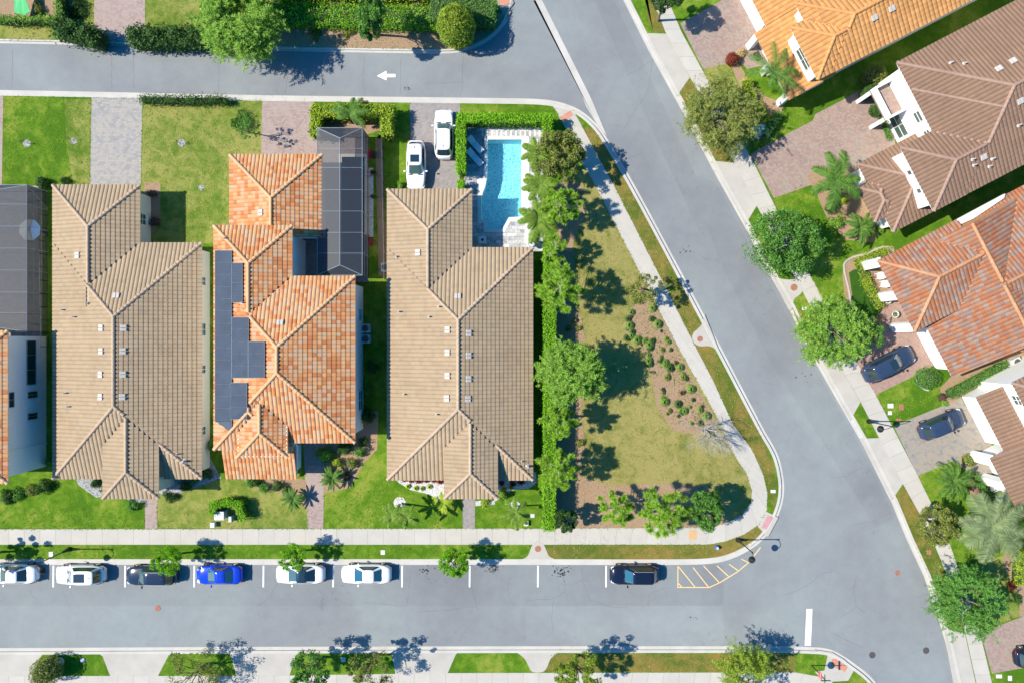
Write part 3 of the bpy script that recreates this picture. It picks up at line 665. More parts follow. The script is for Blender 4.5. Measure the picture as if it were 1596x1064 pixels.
# ================================================================== ROOFS AND HOUSES
PITCH = .32
TW = .375                        # width of one tile
class Wing:
    # a rectangle in photo pixels as seen at eave height e; rot in degrees turns it about its first corner
    def __init__(s, O, a0, a1, b0, b1, e, kind='hip', rot=0.0, pitch=PITCH):
        k = (CAM_H - e) / CAM_H / S
        c, n = cos(radians(rot)), sin(radians(rot))
        s.O = np.array(P2(O[0], O[1], e)); s.ua = np.array((c, n)); s.ub = np.array((n, -c))
        s.a0, s.a1, s.b0, s.b1 = a0*k, a1*k, b0*k, b1*k
        s.e = e; s.kind = kind; s.t = pitch
    def loc(s, x, y):
        dx, dy = x - s.O[0], y - s.O[1]
        return dx*s.ua[0] + dy*s.ua[1], dx*s.ub[0] + dy*s.ub[1]
    def w(s, a, b): return s.O + s.ua*a + s.ub*b
    def edges(s):
        return {'hip': ('a0','a1','b0','b1'), 'gable_b': ('a0','a1'), 'gable_a': ('b0','b1'), 'shed_a0': ('a0',), 'shed_a1': ('a1',), 'shed_b1': ('b1',),
                'hip_a1open': ('a0','b0','b1'), 'hip_b1open': ('a0','a1','b0'), 'hip_b0open': ('a0','a1','b1')}[s.kind]
    def dist(s, a, b, ed): return {'a0': a-s.a0, 'a1': s.a1-a, 'b0': b-s.b0, 'b1': s.b1-b}[ed]
    def z(s, x, y, m=0.0):
        a, b = s.loc(x, y)
        if a < s.a0-m or a > s.a1+m or b < s.b0-m or b > s.b1+m: return -1e9
        return s.e + s.t*min(s.dist(a, b, ed) for ed in s.edges())
    def outline(s): return [tuple(s.w(a, b)) for a, b in ((s.a0,s.b0),(s.a1,s.b0),(s.a1,s.b1),(s.a0,s.b1))]
PROF = [(0.0,.0),(.10,.030),(.26,.048),(.45,.054),(.64,.046),(.80,.020),(.88,-.008),(1.0,-.008)]
def roof_tiles(name, wings, mat, parent, tw=TW, rl=.385):
    V = []; F = []; UV = []
    for wi, W in enumerate(wings):
        A = W.a1-W.a0; B = W.b1-W.b0
        for ei, ed in enumerate(W.edges()):
            along = B if ed[0] == 'a' else A; deep = A if ed[0] == 'a' else B
            both = (('a1' if ed == 'a0' else 'a0') if ed[0] == 'a' else ('b1' if ed == 'b0' else 'b0')) in W.edges()
            sides = ('b0' in W.edges() if ed[0] == 'a' else 'a0' in W.edges(), 'b1' in W.edges() if ed[0] == 'a' else 'a1' in W.edges())
            nt_ = int(math.ceil(along/tw))
            for it in range(nt_):
                for ip in range(len(PROF)-1):
                    s0 = (it+PROF[ip][0])*tw; s1 = (it+PROF[ip+1][0])*tw
                    if s0 >= along: continue
                    s1 = min(s1, along); sm = (s0+s1)/2
                    dm = deep/2 if both else deep
                    if sides[0]: dm = min(dm, sm)
                    if sides[1]: dm = min(dm, along-sm)
                    dm = max(dm, 0)
                    nr = int(math.ceil(dm/rl))
                    for k in range(nr):
                        d0 = k*rl; d1 = min((k+1)*rl, dm)
                        def wp(s_, d):
                            if ed == 'a0': return W.w(W.a0+d, W.b0+s_)
                            if ed == 'a1': return W.w(W.a1-d, W.b0+s_)
                            if ed == 'b0': return W.w(W.a0+s_, W.b0+d)
                            return W.w(W.a0+s_, W.b1-d)
                        c_ = wp(sm, (d0+d1)/2); zc = W.e+W.t*(d0+d1)/2
                        hid = False
                        for wj, w2 in enumerate(wings):
                            if wj == wi: continue
                            mg = -.62 if w2.e > W.e+1.5 else 0; zo = w2.z(c_[0], c_[1], mg)
                            if wj < wi: hid = zo > zc-.02
                            elif zo > zc+.02: hid = True
                            elif zo > zc-.012:
                                c2 = wp(sm, (d0+d1)/2+.05); c3 = wp(sm, (d0+d1)/2-.05); hid = abs(w2.z(c2[0], c2[1], mg)-zo-W.t*.05) > .004 and abs(zo-w2.z(c3[0], c3[1], mg)-W.t*.05) > .004
                            if hid: break
                        if hid: continue
                        if d0 == 0: d0 = -.06
                        z0 = W.e+W.t*d0+.038*(d1-d0)/rl; z1 = W.e+W.t*d1
                        p = [wp(s0,d0), wp(s1,d0), wp(s1,d1), wp(s0,d1)]
                        h0, h1 = PROF[ip][1], PROF[ip+1][1]
                        i = len(V)
                        V += [(p[0][0],p[0][1],z0+h0),(p[1][0],p[1][1],z0+h1),(p[2][0],p[2][1],z1+h1),(p[3][0],p[3][1],z1+h0),
                              (p[0][0],p[0][1],z0+h0-.05),(p[1][0],p[1][1],z0+h1-.05)]
                        u0 = it+PROF[ip][0]+ei*200+wi*1000+.001; u1 = it+min(PROF[ip+1][0],.998)+ei*200+wi*1000; v0 = k+.02; v1 = k+.98
                        if ed in ('a0', 'b1'):
                            F += [(i,i+1,i+2,i+3),(i+4,i+5,i+1,i)]; UV += [(u0,v0),(u1,v0),(u1,v1),(u0,v1),(u0,v0),(u1,v0),(u1,v0),(u0,v0)]
                        else:
                            F += [(i+3,i+2,i+1,i),(i,i+1,i+5,i+4)]; UV += [(u0,v1),(u1,v1),(u1,v0),(u0,v0),(u0,v0),(u1,v0),(u1,v0),(u0,v0)]
    F = np.array(F, dtype=np.int32)
    o = mesh(name, V, F, mat, parent, uv=UV)
    return o
def roof_caps(wings, mat, parent, extra=(), r=.155):
    segs = []; out = None
    for wi, W in enumerate(wings):
        A = W.a1-W.a0; B = W.b1-W.b0; am = (W.a0+W.a1)/2; bm = (W.b0+W.b1)/2
        if W.kind.startswith('hip'):
            h = min(A, B)/2 if W.kind == 'hip' else B/2 if W.kind == 'hip_a1open' else A/2
            if W.kind == 'hip_a1open': r0 = (W.a0+h, bm); r1 = (W.a1, bm)
            elif W.kind == 'hip_b1open': r0 = (am, W.b0+A/2); r1 = (am, W.b1)
            elif W.kind == 'hip_b0open': r0 = (am, W.b1-A/2); r1 = (am, W.b0)
            elif A >= B: r0 = (W.a0+h, bm); r1 = (W.a1-h, bm)
            else: r0 = (am, W.b0+h); r1 = (am, W.b1-h)
            zt = W.e+W.t*h
            cs = [((W.a0,W.b0), r0), ((W.a0,W.b1), r0 if A >= B or W.kind != 'hip' else r1)]
            if W.kind == 'hip_b1open': cs = [((W.a0,W.b0), r0), ((W.a1,W.b0), r0)]
            if W.kind == 'hip_b0open': cs = [((W.a0,W.b1), r0), ((W.a1,W.b1), r0)]
            if W.kind == 'hip': cs += [((W.a1,W.b0), r1 if A >= B else r0), ((W.a1,W.b1), r1)]
            for c, q in cs: segs.append((wi, W.w(*c), W.e, W.w(*q), zt))
            segs.append((wi, W.w(*r0), zt, W.w(*r1), zt))
        elif W.kind == 'gable_b': z = W.e+W.t*A/2; segs.append((wi, W.w(am,W.b0), z, W.w(am,W.b1), z))
        elif W.kind == 'gable_a': z = W.e+W.t*B/2; segs.append((wi, W.w(W.a0,bm), z, W.w(W.a1,bm), z))
    for wi, p, zp, q, zq in segs:
        Ls = math.hypot(q[0]-p[0], q[1]-p[1])
        if Ls < .3: continue
        V = []; F = []
        n = max(1, int(Ls/.36)); d = np.array(((q[0]-p[0])/Ls, (q[1]-p[1])/Ls)); nn = np.array((-d[1], d[0]))
        for k in range(n):
            t0, t1 = k/n, (k+1)/n; m_ = (t0+t1)/2
            x, y = p[0]+(q[0]-p[0])*m_, p[1]+(q[1]-p[1])*m_; z = zp+(zq-zp)*m_
            if any(w2.z(x, y, -.62 if w2.e > wings[wi].e+1.5 else 0) > z-.07 for wj, w2 in enumerate(wings) if wj != wi):
                if V: out = mesh('ridge_cap', V, F, mat, parent); V = []; F = []
                continue
            i = len(V)
            for t, rad, dz in ((t0-.06/Ls, r*1.1, .02), (t1, r*.86, 0.0)):
                cx, cy, cz = p[0]+(q[0]-p[0])*t, p[1]+(q[1]-p[1])*t, zp+(zq-zp)*t+.03+dz
                for a in range(7):
                    th = pi*a/6; V.append((cx+nn[0]*rad*cos(th), cy+nn[1]*rad*cos(th), cz+rad*.95*sin(th)-.02))
            for a in range(6): F.append((i+a, i+a+1, i+7+a+1, i+7+a))
            F.append(tuple(i+6-q for q in range(7)))
        if V: out = mesh('ridge_cap', V, F, mat, parent)
    return out
def inset(poly, d):              # rectilinear polygon, inwards, world coordinates
    n = len(poly)
    A = sum(poly[i][0]*poly[(i+1)%n][1]-poly[(i+1)%n][0]*poly[i][1] for i in range(n))
    sgn = 1 if A > 0 else -1; out = []
    for i in range(n):
        p0, p1, p2 = map(np.array, (poly[i-1], poly[i], poly[(i+1)%n]))
        e1 = (p1-p0)/np.linalg.norm(p1-p0); e2 = (p2-p1)/np.linalg.norm(p2-p1)
        n1 = np.array((-e1[1], e1[0]))*sgn; n2 = np.array((-e2[1], e2[0]))*sgn
        cr = e1[0]*e2[1]-e1[1]*e2[0]
        if abs(cr) < .05: out.append(tuple(p1+n1*d)); continue
        out.append(tuple(p1 + (n1+n2)*d/(1+float(n1@n2))))
    return out
class House:
    def __init__(s, name, label, base, tile, cap, wall='stucco'):
        s.t = thing(name, label, 'house', (*P2(*base), 0)); s.wings = []; s.tile = M[tile]; s.cap = M[cap]; s.wm = M[wall]; s.roof = None
    def wing(s, *a, **k): w = Wing(*a, **k); s.wings.append(w); return w
    def storey(s, poly, e, z0=-.1, ov=.5, wm=None):   # poly in world xy at the eave line
        w = inset(poly, ov); A = MB().prism(w, z0, e-.12); o = A.build('wall', wm or s.wm, s.t)
        f1 = inset(poly, .03); f2 = inset(poly, .12); n = len(poly); V = []; F = []
        z_a, z_b = e-.2, e+.015
        for q in (f1, f2):
            V += [(x,y,z_a) for x,y in q] + [(x,y,z_b) for x,y in q]
        for i in range(n):
            j = (i+1) % n
            F += [(i,j,n+j,n+i),(2*n+j,2*n+i,3*n+i,3*n+j),(n+i,n+j,3*n+j,3*n+i),(i,2*n+i,2*n+j,j)]
        mesh('gutter', V, F, M['trim'], s.t)
        # soffit board
        MB().prism(inset(poly, .13), e-.17, e-.10).build('soffit', M['trim'], s.t)
        return o
    def finish(s, tw=TW):
        s.roof = roof_tiles('roof', s.wings, s.tile, s.t, tw); roof_caps(s.wings, s.cap, s.roof)
        # closed deck under the tiles
        for i, w in enumerate(s.wings):
            d_ = -.035-.012*i; A = w.a1-w.a0; B = w.b1-w.b0; am, bm = (w.a0+w.a1)/2, (w.b0+w.b1)/2; pts = []; K = w.kind
            def q(a, b): x, y = w.w(a, b); return (x, y, w.e+w.t*min(w.dist(a, b, ed) for ed in w.edges())+d_)
            c4 = [q(w.a0,w.b0), q(w.a1,w.b0), q(w.a1,w.b1), q(w.a0,w.b1)]
            if K == 'hip': h = min(A, B)/2; r0, r1 = (q(w.a0+h,bm), q(w.a1-h,bm)) if A >= B else (q(am,w.b0+h), q(am,w.b1-h))
            elif K == 'hip_a1open': r0, r1 = q(w.a0+B/2,bm), q(w.a1,bm)
            elif K == 'hip_b1open': r0, r1 = q(am,w.b0+A/2), q(am,w.b1)
            elif K == 'hip_b0open': r0, r1 = q(am,w.b0), q(am,w.b1-A/2)
            elif K == 'gable_a': r0, r1 = q(w.a0,bm), q(w.a1,bm)
            elif K == 'gable_b': r0, r1 = q(am,w.b0), q(am,w.b1)
            else: mesh('underlay', c4, [(3,2,1,0)], s.cap, s.roof); continue
            alongA = K in ('hip_a1open', 'gable_a') or (K == 'hip' and A >= B)
            V = c4+[r0, r1]; F = [(5,4,0,1),(4,5,2,3),(4,3,0),(5,1,2)] if alongA else [(3,0,4,5),(1,2,5,4),(0,1,4),(2,3,5)]
            mesh('underlay', V, [f[::-1] for f in F], s.cap, s.roof)
    def z(s, x, y): return max(w.z(x, y, .4) for w in s.wings)
    def on(s, px, py, lift=0.0):
        h = 4.0
        for _ in range(8):
            x, y = P2(px, py, h); z = s.z(x, y)
            h = (z if z > -1e8 else h) + lift
        return np.array((*P2(px, py, h), h))
    def axes(s, p):
        e_ = .1; zx = (s.z(p[0]+e_, p[1])-s.z(p[0]-e_, p[1]))/(2*e_); zy = (s.z(p[0], p[1]+e_)-s.z(p[0], p[1]-e_))/(2*e_)
        if max(abs(zx), abs(zy)) > 1: zx = zy = 0
        n = np.array((-zx,-zy,1.0)); n /= np.linalg.norm(n)
        return n
    def vent(s, px, py, rot=0.0, w=.34, l=.72):   # twin low roof vent
        p = s.on(px, py); n = s.axes(p); g = n[:2]
        u = np.array((-g[1], g[0], 0.0)) if np.linalg.norm(g) > .05 else np.array((1.0,0,0)); u /= np.linalg.norm(u); v = np.cross(n, u)
        mb = MB()
        for k in (-1, 1): mb.obox(p+n*.12+u*k*.155, u*.135, v*.25, n*.06)
        bevel(mb.build('roof_vent', M['vent'], s.roof), .03)
    def pipe(s, px, py, r=.06, h=.35):
        p = s.on(px, py); mb = MB(); mb.lathe(p-np.array((0,0,.1)), [(r*2.6,0.1),(r*2.2,.16),(r*1.1,.2),(r,.2+h),(r*.6,.2+h),(r*.6,.15+h)], 10)
        mb.build('vent_pipe', M['vent'], s.roof)
    def window(s, a, b, z0, z1, nx=2, nz=2, nm='window', glass=None, fr=None):
        # a, b: world xy ends on the wall face, outward normal to the right of a->b
        a = np.array((a[0],a[1],0.0)); b = np.array((b[0],b[1],0.0)); d = b-a; Lw = np.linalg.norm(d); d /= Lw; n = np.array((d[1],-d[0],0))
        zc = (z0+z1)/2; c = (a+b)/2+np.array((0,0,zc)); up = np.array((0,0,1.0)); mb = MB(); t = .05
        for k in (-1,1): mb.obox(c+d*k*(Lw/2-t/2)+n*.03, d*t/2, n*.05, up*(z1-z0)/2)
        for k in (-1,1): mb.obox(c+up*k*((z1-z0)/2-t/2)+n*.03, d*(Lw/2-t-.001), n*.049, up*t/2)
        for i in range(1, nx): mb.obox(c+d*(-Lw/2+Lw*i/nx)+n*.026, d*.022, n*.04, up*((z1-z0)/2-t-.001))
        for i in range(1, nz): mb.obox(c+up*(-(z1-z0)/2+(z1-z0)*i/nz)+n*.024, d*(Lw/2-t-.002), n*.036, up*.02)
        f = mb.build(nm, fr or M['frame'], s.t)
        MB().obox(c+n*.012, d*(Lw/2-t*.5), n*.012, up*((z1-z0)/2-t*.5)).build('pane', glass or M['glass'], f)
        return f
def px_poly(pts, e): return [P2(x, y, e) for x, y in pts]
def face_pts(poly_world, i, t0, t1, ov=.5):
    w = inset(poly_world, ov); a = np.array(w[i]); b = np.array(w[(i+1) % len(w)])
    return a+(b-a)*t0, a+(b-a)*t1
def rpt(O, a, b, rot=27.5):      # photo pixel of a point in a turned frame
    c, n = cos(radians(rot)), sin(radians(rot)); return (O[0]+a*c+b*n, O[1]-a*n+b*c)

M['underlay'] = plain('roof_underlay', (.12, .09, .07), .9)
# ---------- tan house, second from the left, and its twin beside the pool
def tan_house(name, label, x0, dx_g, y_g, y_t, xr, wing2, yb, base):
    H = House(name, label, base, 'tile_brown', 'cap_brown', 'stucco_cream')
    e = 2.9; G = x0 + dx_g
    H.wing((x0, y_t), 0, xr-x0, 0, yb-y_t, e)
    H.wing((x0, y_g), 0, dx_g, 0, (y_t-y_g)+100, e, 'hip_b1open')
    # raised entrance wing: its eave stands where the main slope passes
    w0, w1, yw = wing2
    e2 = e + 1.2
    for _ in range(8): e2 = e + PITCH*(P2(xr, 0, e)[0]-P2(w1, 0, e2)[0]) - .03
    H.wing((w0, yb-115), 0, w1-w0, 0, yw-yb+115, e2, 'hip_b0open')
    P_ = [(x0,y_g),(G,y_g),(G,y_t),(xr,y_t),(xr,yb),(x0,yb)]
    W_ = px_poly(P_, e); H.storey(W_, e)
    W2 = px_poly([(w0,yb-40),(w1,yb-40),(w1,yw),(w0,yw)], e2); H.storey(W2, e2, ov=.45)
    H.finish(); H.W = W_; H.W2 = W2; return H
H1 = tan_house('single_storey_house', 'tan tiled single storey house standing immediately left of the orange house with solar panels', 83, 135, 289, 379, 314, (161,247,776), 745, (200,540))
H3 = tan_house('single_storey_house', 'tan tiled single storey house with the bright blue pool at its upper right corner', 604, 131, 295.5, 386.5, 830, (693,775,776), 747, (715,540))
for px, py in ((122,398),(182,461),(159,511),(193,511),(159,547),(192,547),(158,583),(192,583),(158,618),(191,618)): H1.vent(px, py)
for px, py in ((99,483),(117,494),(103,612),(108,633),(137,473)): H1.pipe(px, py)
H1.pipe(287,718,.1,.3); H1.pipe(276,707,.05,.25)
for px, py in ((652,394),(713.5,462),(698,514),(730,519),(698,549),(730,554),(698,585),(730,590),(697,620),(729,621)): H3.vent(px, py)
for px, py in ((618,400),(622,486),(669,494),(630,614),(681,645),(684,478)): H3.pipe(px, py)
H3.pipe(822,726,.1,.3); H3.pipe(813,718,.05,.25)
for H in (H1, H3):
    for t0, t1 in ((.12,.16),(.33,.39),(.52,.56),(.80,.84)):
        a, b = face_pts(H.W, 3, t1, t0); H.window(a, b, 1.0, 2.2)
    a, b = face_pts(H.W, 0, .75, .2); g = H.window(a, b, .05, 2.3, 1, 4, 'garage_door', M['trim'], M['trim'])
    a, b = face_pts(H.W, 1, .35, .55); H.window(b, a, 1.0, 2.2)

# ---------- orange house with solar panels
H2 = House('solar_panel_house', 'bright orange tiled two storey house carrying dark solar panels on its left slope', (440,560), 'tile_orange', 'cap_orange', 'stucco')
E2 = 5.7
H2.wing((334,431), 0, 219, 0, 258, E2)
H2.wing((334,352), 0, 121, 0, 348, E2)
H2.wing((370,590), 0, 78, 0, 122, E2+.5, 'hip_b0open')
H2.wing((358.5,241.5), 0, 143.5, 0, 128, 3.0, 'hip_b1open')
H2.wing((352,660), 0, 111, 0, 85, 2.9, 'shed_b1')
p_up = px_poly([(334,352),(455,352),(455,431),(553,431),(553,689),(448,689),(448,700),(334,700)], E2)
H2.storey(p_up, E2, ov=.5); H2.W = p_up
H2.storey(px_poly([(370,660),(448,660),(448,712),(370,712)], E2+.55), E2+.55, ov=.45, z0=2.0)
H2.storey(px_poly([(358.5,241.5),(502,241.5),(502,372),(358.5,372)], 3.0), 3.0)
H2.storey(px_poly([(352,690),(463,690),(463,745),(352,745)], 2.9), 2.9)
H2.finish(tw=.355)
def solar(x0, y0, x1, y1):
    c = [H2.on(x, y, .20) for x, y in ((x0,y1),(x1,y1),(x1,y0),(x0,y0))]
    n = H2.axes(H2.on((x0+x1)/2, (y0+y1)/2)); V = c + [q-n*.06 for q in c]
    F = [(0,1,2,3),(7,6,5,4),(0,4,5,1),(1,5,6,2),(2,6,7,3),(3,7,4,0)]
    uv = [(0,0),(1,0),(1,1),(0,1)] + [(.5,.5)]*20
    return mesh('solar_panel', V, F, M['solar'], H2.roof, uv=uv)
def panel(x0, y0, x1, y1):
    pn = solar(x0+.35, y0+.35, x1-.35, y1-.35)
    # thin pale frame
    c = [H2.on(x, y, .205) for x, y in ((x0,y1),(x1,y1),(x1,y0),(x0,y0))]; mb = MB()
    for i in range(4): mb.tube(c[i], c[(i+1)%4], .022, n=4)
    mb.build('panel_frame', M['grey_metal'], pn)
x_ = lambda y: 0.0
for i in range(15):
    y0 = 390.5+i*18.88; panel(335.3+x_(y0), y0, 361.0+x_(y0), y0+18.88)
for i in range(2): panel(361.8, 410+i*30.8, 377.8, 440.8+i*30.8)
for i in range(5): panel(360.6+x_(494+19*i)+1, 494.5+18.8*i, 386.4+x_(494+19*i)+1, 494.5+18.8*(i+1))
for i in range(3): panel(386.8, 532+18.8*i, 412.2, 532+18.8*(i+1))
for i in range(3): panel(359.4, 596+19*i, 384.8, 596+19*(i+1))
for px, py in ((351,372),(379,472)): H2.pipe(px, py)
H2.vent(437,503); H2.vent(407,332); 
for t0, t1, z0, z1, nx in ((.10,.15,3.6,4.7,1),(.30,.37,3.6,4.8,2),(.55,.585,3.4,4.5,1),(.70,.73,3.6,4.6,1),(.16,.24,.9,2.1,2),(.72,.86,.3,2.2,2)):
    a, b = face_pts(H2.W, 3, t1, t0); H2.window(a, b, z0, z1, nx)

# ---------- white two storey house at the left edge
H0 = House('two_storey_house', 'tall white walled two storey house cut by the left edge', (-60,640), 'tile_orange', 'cap_orange', 'stucco')
H0.wing((-150,515.5), 0, 162, 0, 237, 5.7)
H0.W = px_poly([(-150,515.5),(12,515.5),(12,752.5),(-150,752.5)], 5.7); H0.storey(H0.W, 5.7, ov=.45); H0.finish()
for t0, t1, z0, z1, nx in ((.03,.36,1.5,2.75,3),(.41,.46,1.3,2.6,2),(.57,.62,1.3,2.6,2),(.40,.51,4.35,5.2,2)):
    a, b = face_pts(H0.W, 1, t1, t0, .45); H0.window(a, b, z0, z1, nx, 1, fr=M['grey_metal'], glass=M['car_glass'])
xw = H0.W[1][0]-.45; MB().tube((xw+.07, P2(0,690)[1], 0), (xw+.07, P2(0,690)[1], 5.4), .05).build('downpipe', M['trim'], H0.t)

# ---------- amber roofed house at the top right
A27 = 27.5
R1 = House('two_storey_house', 'amber orange tiled two storey house at the upper right beside the palm', (1330,20), 'tile_amber', 'cap_amber', 'stucco')
O1 = (1232,43); e = 5.9
R1.wing(O1, 24, 420, -30, 92.5, e, rot=A27); R1.wing(O1, 0, 200, 0, 92, e, rot=A27)
OL = (1176,52); R1.wing(OL, 0, 70, 0, 118, 2.9, 'shed_a0', rot=A27); R1.wing(OL, 21, 80, -90, -2, 2.9, 'shed_a0', rot=A27)
pw = [P2(*rpt(O1, a, b), e) for a, b in ((0,0),(24,0),(24,-30),(420,-30),(420,92),(0,92))]; R1.storey(pw, e); R1.W = pw
pl = [P2(*rpt(OL, a, b), 2.9) for a, b in ((0,0),(21,0),(21,-90),(60,-90),(60,118),(0,118))]
R1.storey([P2(*rpt(OL, a, b), 2.9) for a, b in ((21,-90),(70,-90),(70,0),(21,0))], 2.9)
R1.storey([P2(*rpt(OL, a, b), 2.9) for a, b in ((14,0),(60,0),(60,118),(14,118))], 2.9)
# porch piers carrying the low roof
for bb in (4, 52, 108):
    x, y = P2(*rpt(OL, 8, bb), 2.9); MB().obox((x,y,1.4), (.3*cos(R27),.3*sin(R27),0), (-.3*sin(R27),.3*cos(R27),0), (0,0,1.42)).build('porch_pier', M['stucco'], R1.t)
R1.finish(tw=.42)
a, b = face_pts(R1.W, 5, .70, .22); R1.window(a, b, 4.0, 5.2, 2, 2)
R1.vent(1389,14); R1.vent(1362,28)

# ---------- cocoa roofed house
R2 = House('two_storey_house', 'large cocoa brown tiled house with a white front balcony at the right', (1500,160), 'tile_cocoa', 'cap_cocoa', 'stucco')
O2 = (1398,98); e = 5.9
R2.wing(O2, 0, 420, 0, 231, e, rot=A27); R2.wing(O2, -56, 120, 120, 231.5, e, rot=A27)
OC = (1337,256); R2.wing(OC, 0, 120, 0, 119, 2.9, rot=A27, kind='hip_a1open'); R2.wing(OC, -18, 30, 32, 92, 2.9, 'hip', rot=A27)
R2.W = [P2(*rpt(O2, a, b), e) for a, b in ((0,0),(420,0),(420,231),(-56,231),(-56,120),(0,120))]; R2.storey(R2.W, e)
R2.WC = [P2(*rpt(OC, a, b), 2.9) for a, b in ((0,0),(118,0),(118,119),(0,119))]; R2.storey(R2.WC, 2.9)
R2.finish()
def rwin(H, Wp, i, t0, t1, z0, z1, nx, nz): a, b = face_pts(Wp, i, t1, t0); H.window(a, b, z0, z1, nx, nz)
# front wall faces: edges 5 (upper, set back) and 3/4 (forward wing)
def fwin(H, Wp, i, t0, t1, z0, z1, nx=2, nz=2):
    a, b = face_pts(Wp, i, t0, t1); A_ = sum(Wp[k][0]*Wp[(k+1)%len(Wp)][1]-Wp[(k+1)%len(Wp)][0]*Wp[k][1] for k in range(len(Wp)))
    H.window(a, b, z0, z1, nx, nz) if A_ > 0 else H.window(b, a, z0, z1, nx, nz)
fwin(R2, R2.W, 5, .25, .40, 3.9, 4.9, 1, 2); fwin(R2, R2.W, 5, .03, .12, 4.0, 4.9, 1, 2); fwin(R2, R2.W, 5, .18, .52, .5, 2.2, 2, 2)
fwin(R2, R2.W, 3, .25, .34, 4.3, 5.0, 1, 1); fwin(R2, R2.W, 3, .60, .69, 4.3, 5.0, 1, 1)
fwin(R2, R2.WC, 3, .35, .6, .8, 2.2, 2, 2)
for px, py in ((1556,108),(1578,96),(1589,158),(1532,245)): R2.vent(px, py)
for px, py in ((1481,99),(1502,100),(1515,249),(1517,258),(1546,248),(1541,260),(1587,196)): R2.pipe(px, py, .07, .3)
for pa, pb in (((1421,139),(1567,167)),):
    mb = MB(); A_ = [R2.on(pa[0]+(pb[0]-pa[0])*i/22, pa[1]+(pb[1]-pa[1])*i/22, .03) for i in range(23)]
    for i in range(22): mb.tube(A_[i], A_[i+1], .13, .11, 8)
    mb.build('ridge_cap', R2.cap, R2.roof)
# entrance portico with a balcony
b0 = rpt(O2, 0, 14); k_ = (CAM_H-5.9)/CAM_H
px0 = P2(*rpt(O2, 4, 16), 5.9)
U = np.array((cos(R27), sin(R27), 0)); Vv = np.array((sin(R27), -cos(R27), 0))   # U away from the road, Vv down the road
def bp(a, b, z=0): return np.array((*px0, 0)) + U*a + Vv*b + np.array((0,0,z))
mb = MB(); mb.obox(bp(-.55, 1.5, 2.75), U*.95, Vv*1.55, (0,0,.14)); mb.build('balcony_floor', M['pave_pink_r'], R2.t)
mb = MB()
mb.obox(bp(-1.42, 1.5, 3.2), U*.1, Vv*1.6, (0,0,.36)); mb.obox(bp(-.5, .0, 3.2), U*.82, Vv*.1, (0,0,.36)); mb.obox(bp(-.5, 3.0, 3.2), U*.82, Vv*.1, (0,0,.36))
for a, b in ((-1.3,.1),(-1.3,2.9)): mb.obox(bp(a, b, 1.3), U*.18, Vv*.18, (0,0,1.32))
mb.build('balcony', M['stucco'], R2.t)

# ---------- mottled red roofed house
R3 = House('mottled_roof_house', 'mottled red and grey tiled house with a white pillared porch at the right', (1530,450), 'tile_mottled', 'cap_mottled', 'stucco')
O3 = (1445,511); e = 2.9
R3.wing(O3, 0, 226, -117, 86, e, 'gable_b', rot=A27)
R3.wing(O3, -20, 118, -128, -4, 3.85, 'hip_a1open', rot=A27)
R3.wing(O3, 113, 400, -127, 100, e, 'gable_a', rot=A27)
R3.W = [P2(*rpt(O3, a, b), e) for a, b in ((0,-4),(45,-4),(45,-115),(300,-115),(300,86),(0,86))]; R3.storey(R3.W, e)
R3.W2 = [P2(*rpt(O3, a, b), 3.85) for a, b in ((-20,-128),(60,-128),(60,-4),(-20,-4))]
f1 = inset(R3.W2, .03); f2 = inset(R3.W2, .5)
R3.storey([P2(*rpt(O3, a, b), 3.85) for a, b in ((14,-124),(60,-124),(60,-8),(14,-8))], 3.85, ov=.3)
# porch soffit and pillars
mbp = MB(); mbp.prism(inset(R3.W2, .1), 3.55, 3.78); mbp.build('soffit', M['trim'], R3.t)
for bb in (-124, -66, -10):
    x, y = P2(*rpt(O3, -15, bb), 3.85); MB().obox((x,y,1.75), U*.22, Vv*.42, (0,0,1.78)).build('porch_pillar', M['stucco'], R3.t)
R3.finish()
led = [P2(*q, 3.3) for q in ((1442,369),(1567,302),(1565,309),(1517,341),(1446,372))]
mbl = MB(); mbl.prism(led, 2.9, 3.3); mbl.build('gable_ledge', M['stucco'], R3.t)
a, b = face_pts(R3.W, 5, .2, .9); R3.window(b, a, .05, 2.2, 1, 4, 'garage_door', M['trim'], M['trim'])

# ---------- lower right house
R4 = House('two_storey_house', 'brown tiled white walled house beside the grey driveway at the lower right edge', (1600,690), 'tile_cocoa', 'cap_cocoa', 'stucco')
O4 = (1521,618)
R4.wing(O4, 0, 62, 0, 98, 2.9, 'shed_a0', rot=A27); R4.wing((1543,713), 0, 240, 0, 104, 2.9, 'gable_b', rot=A27)
O5 = (1583,607); R4.wing(O5, 0, 240, -12, 102, 5.9, 'hip', rot=A27)
R4.storey([P2(*rpt(O4, a, b), 2.9) for a, b in ((0,0),(62,0),(62,98),(0,98))], 2.9, ov=.42)
R4.W = [P2(*rpt(O5, a, b), 5.9) for a, b in ((0,-12),(240,-12),(240,102),(0,102))]; R4.storey(R4.W, 5.9)
R4.storey([P2(*rpt((1543,713), a, b), 2.9) for a, b in ((12,0),(240,0),(240,104),(12,104))], 2.9, ov=.42)
R4.finish()
fwin(R4, R4.W, 3, .62, .8, 4.1, 5.2, 2, 2)
for bb in (6, 48):
    x, y = P2(*rpt((1543,713), 2, bb), 2.9); MB().obox((x,y,1.35), U*.35, Vv*.4, (0,0,1.38)).build('porch_pier', M['stucco'], R4.t)

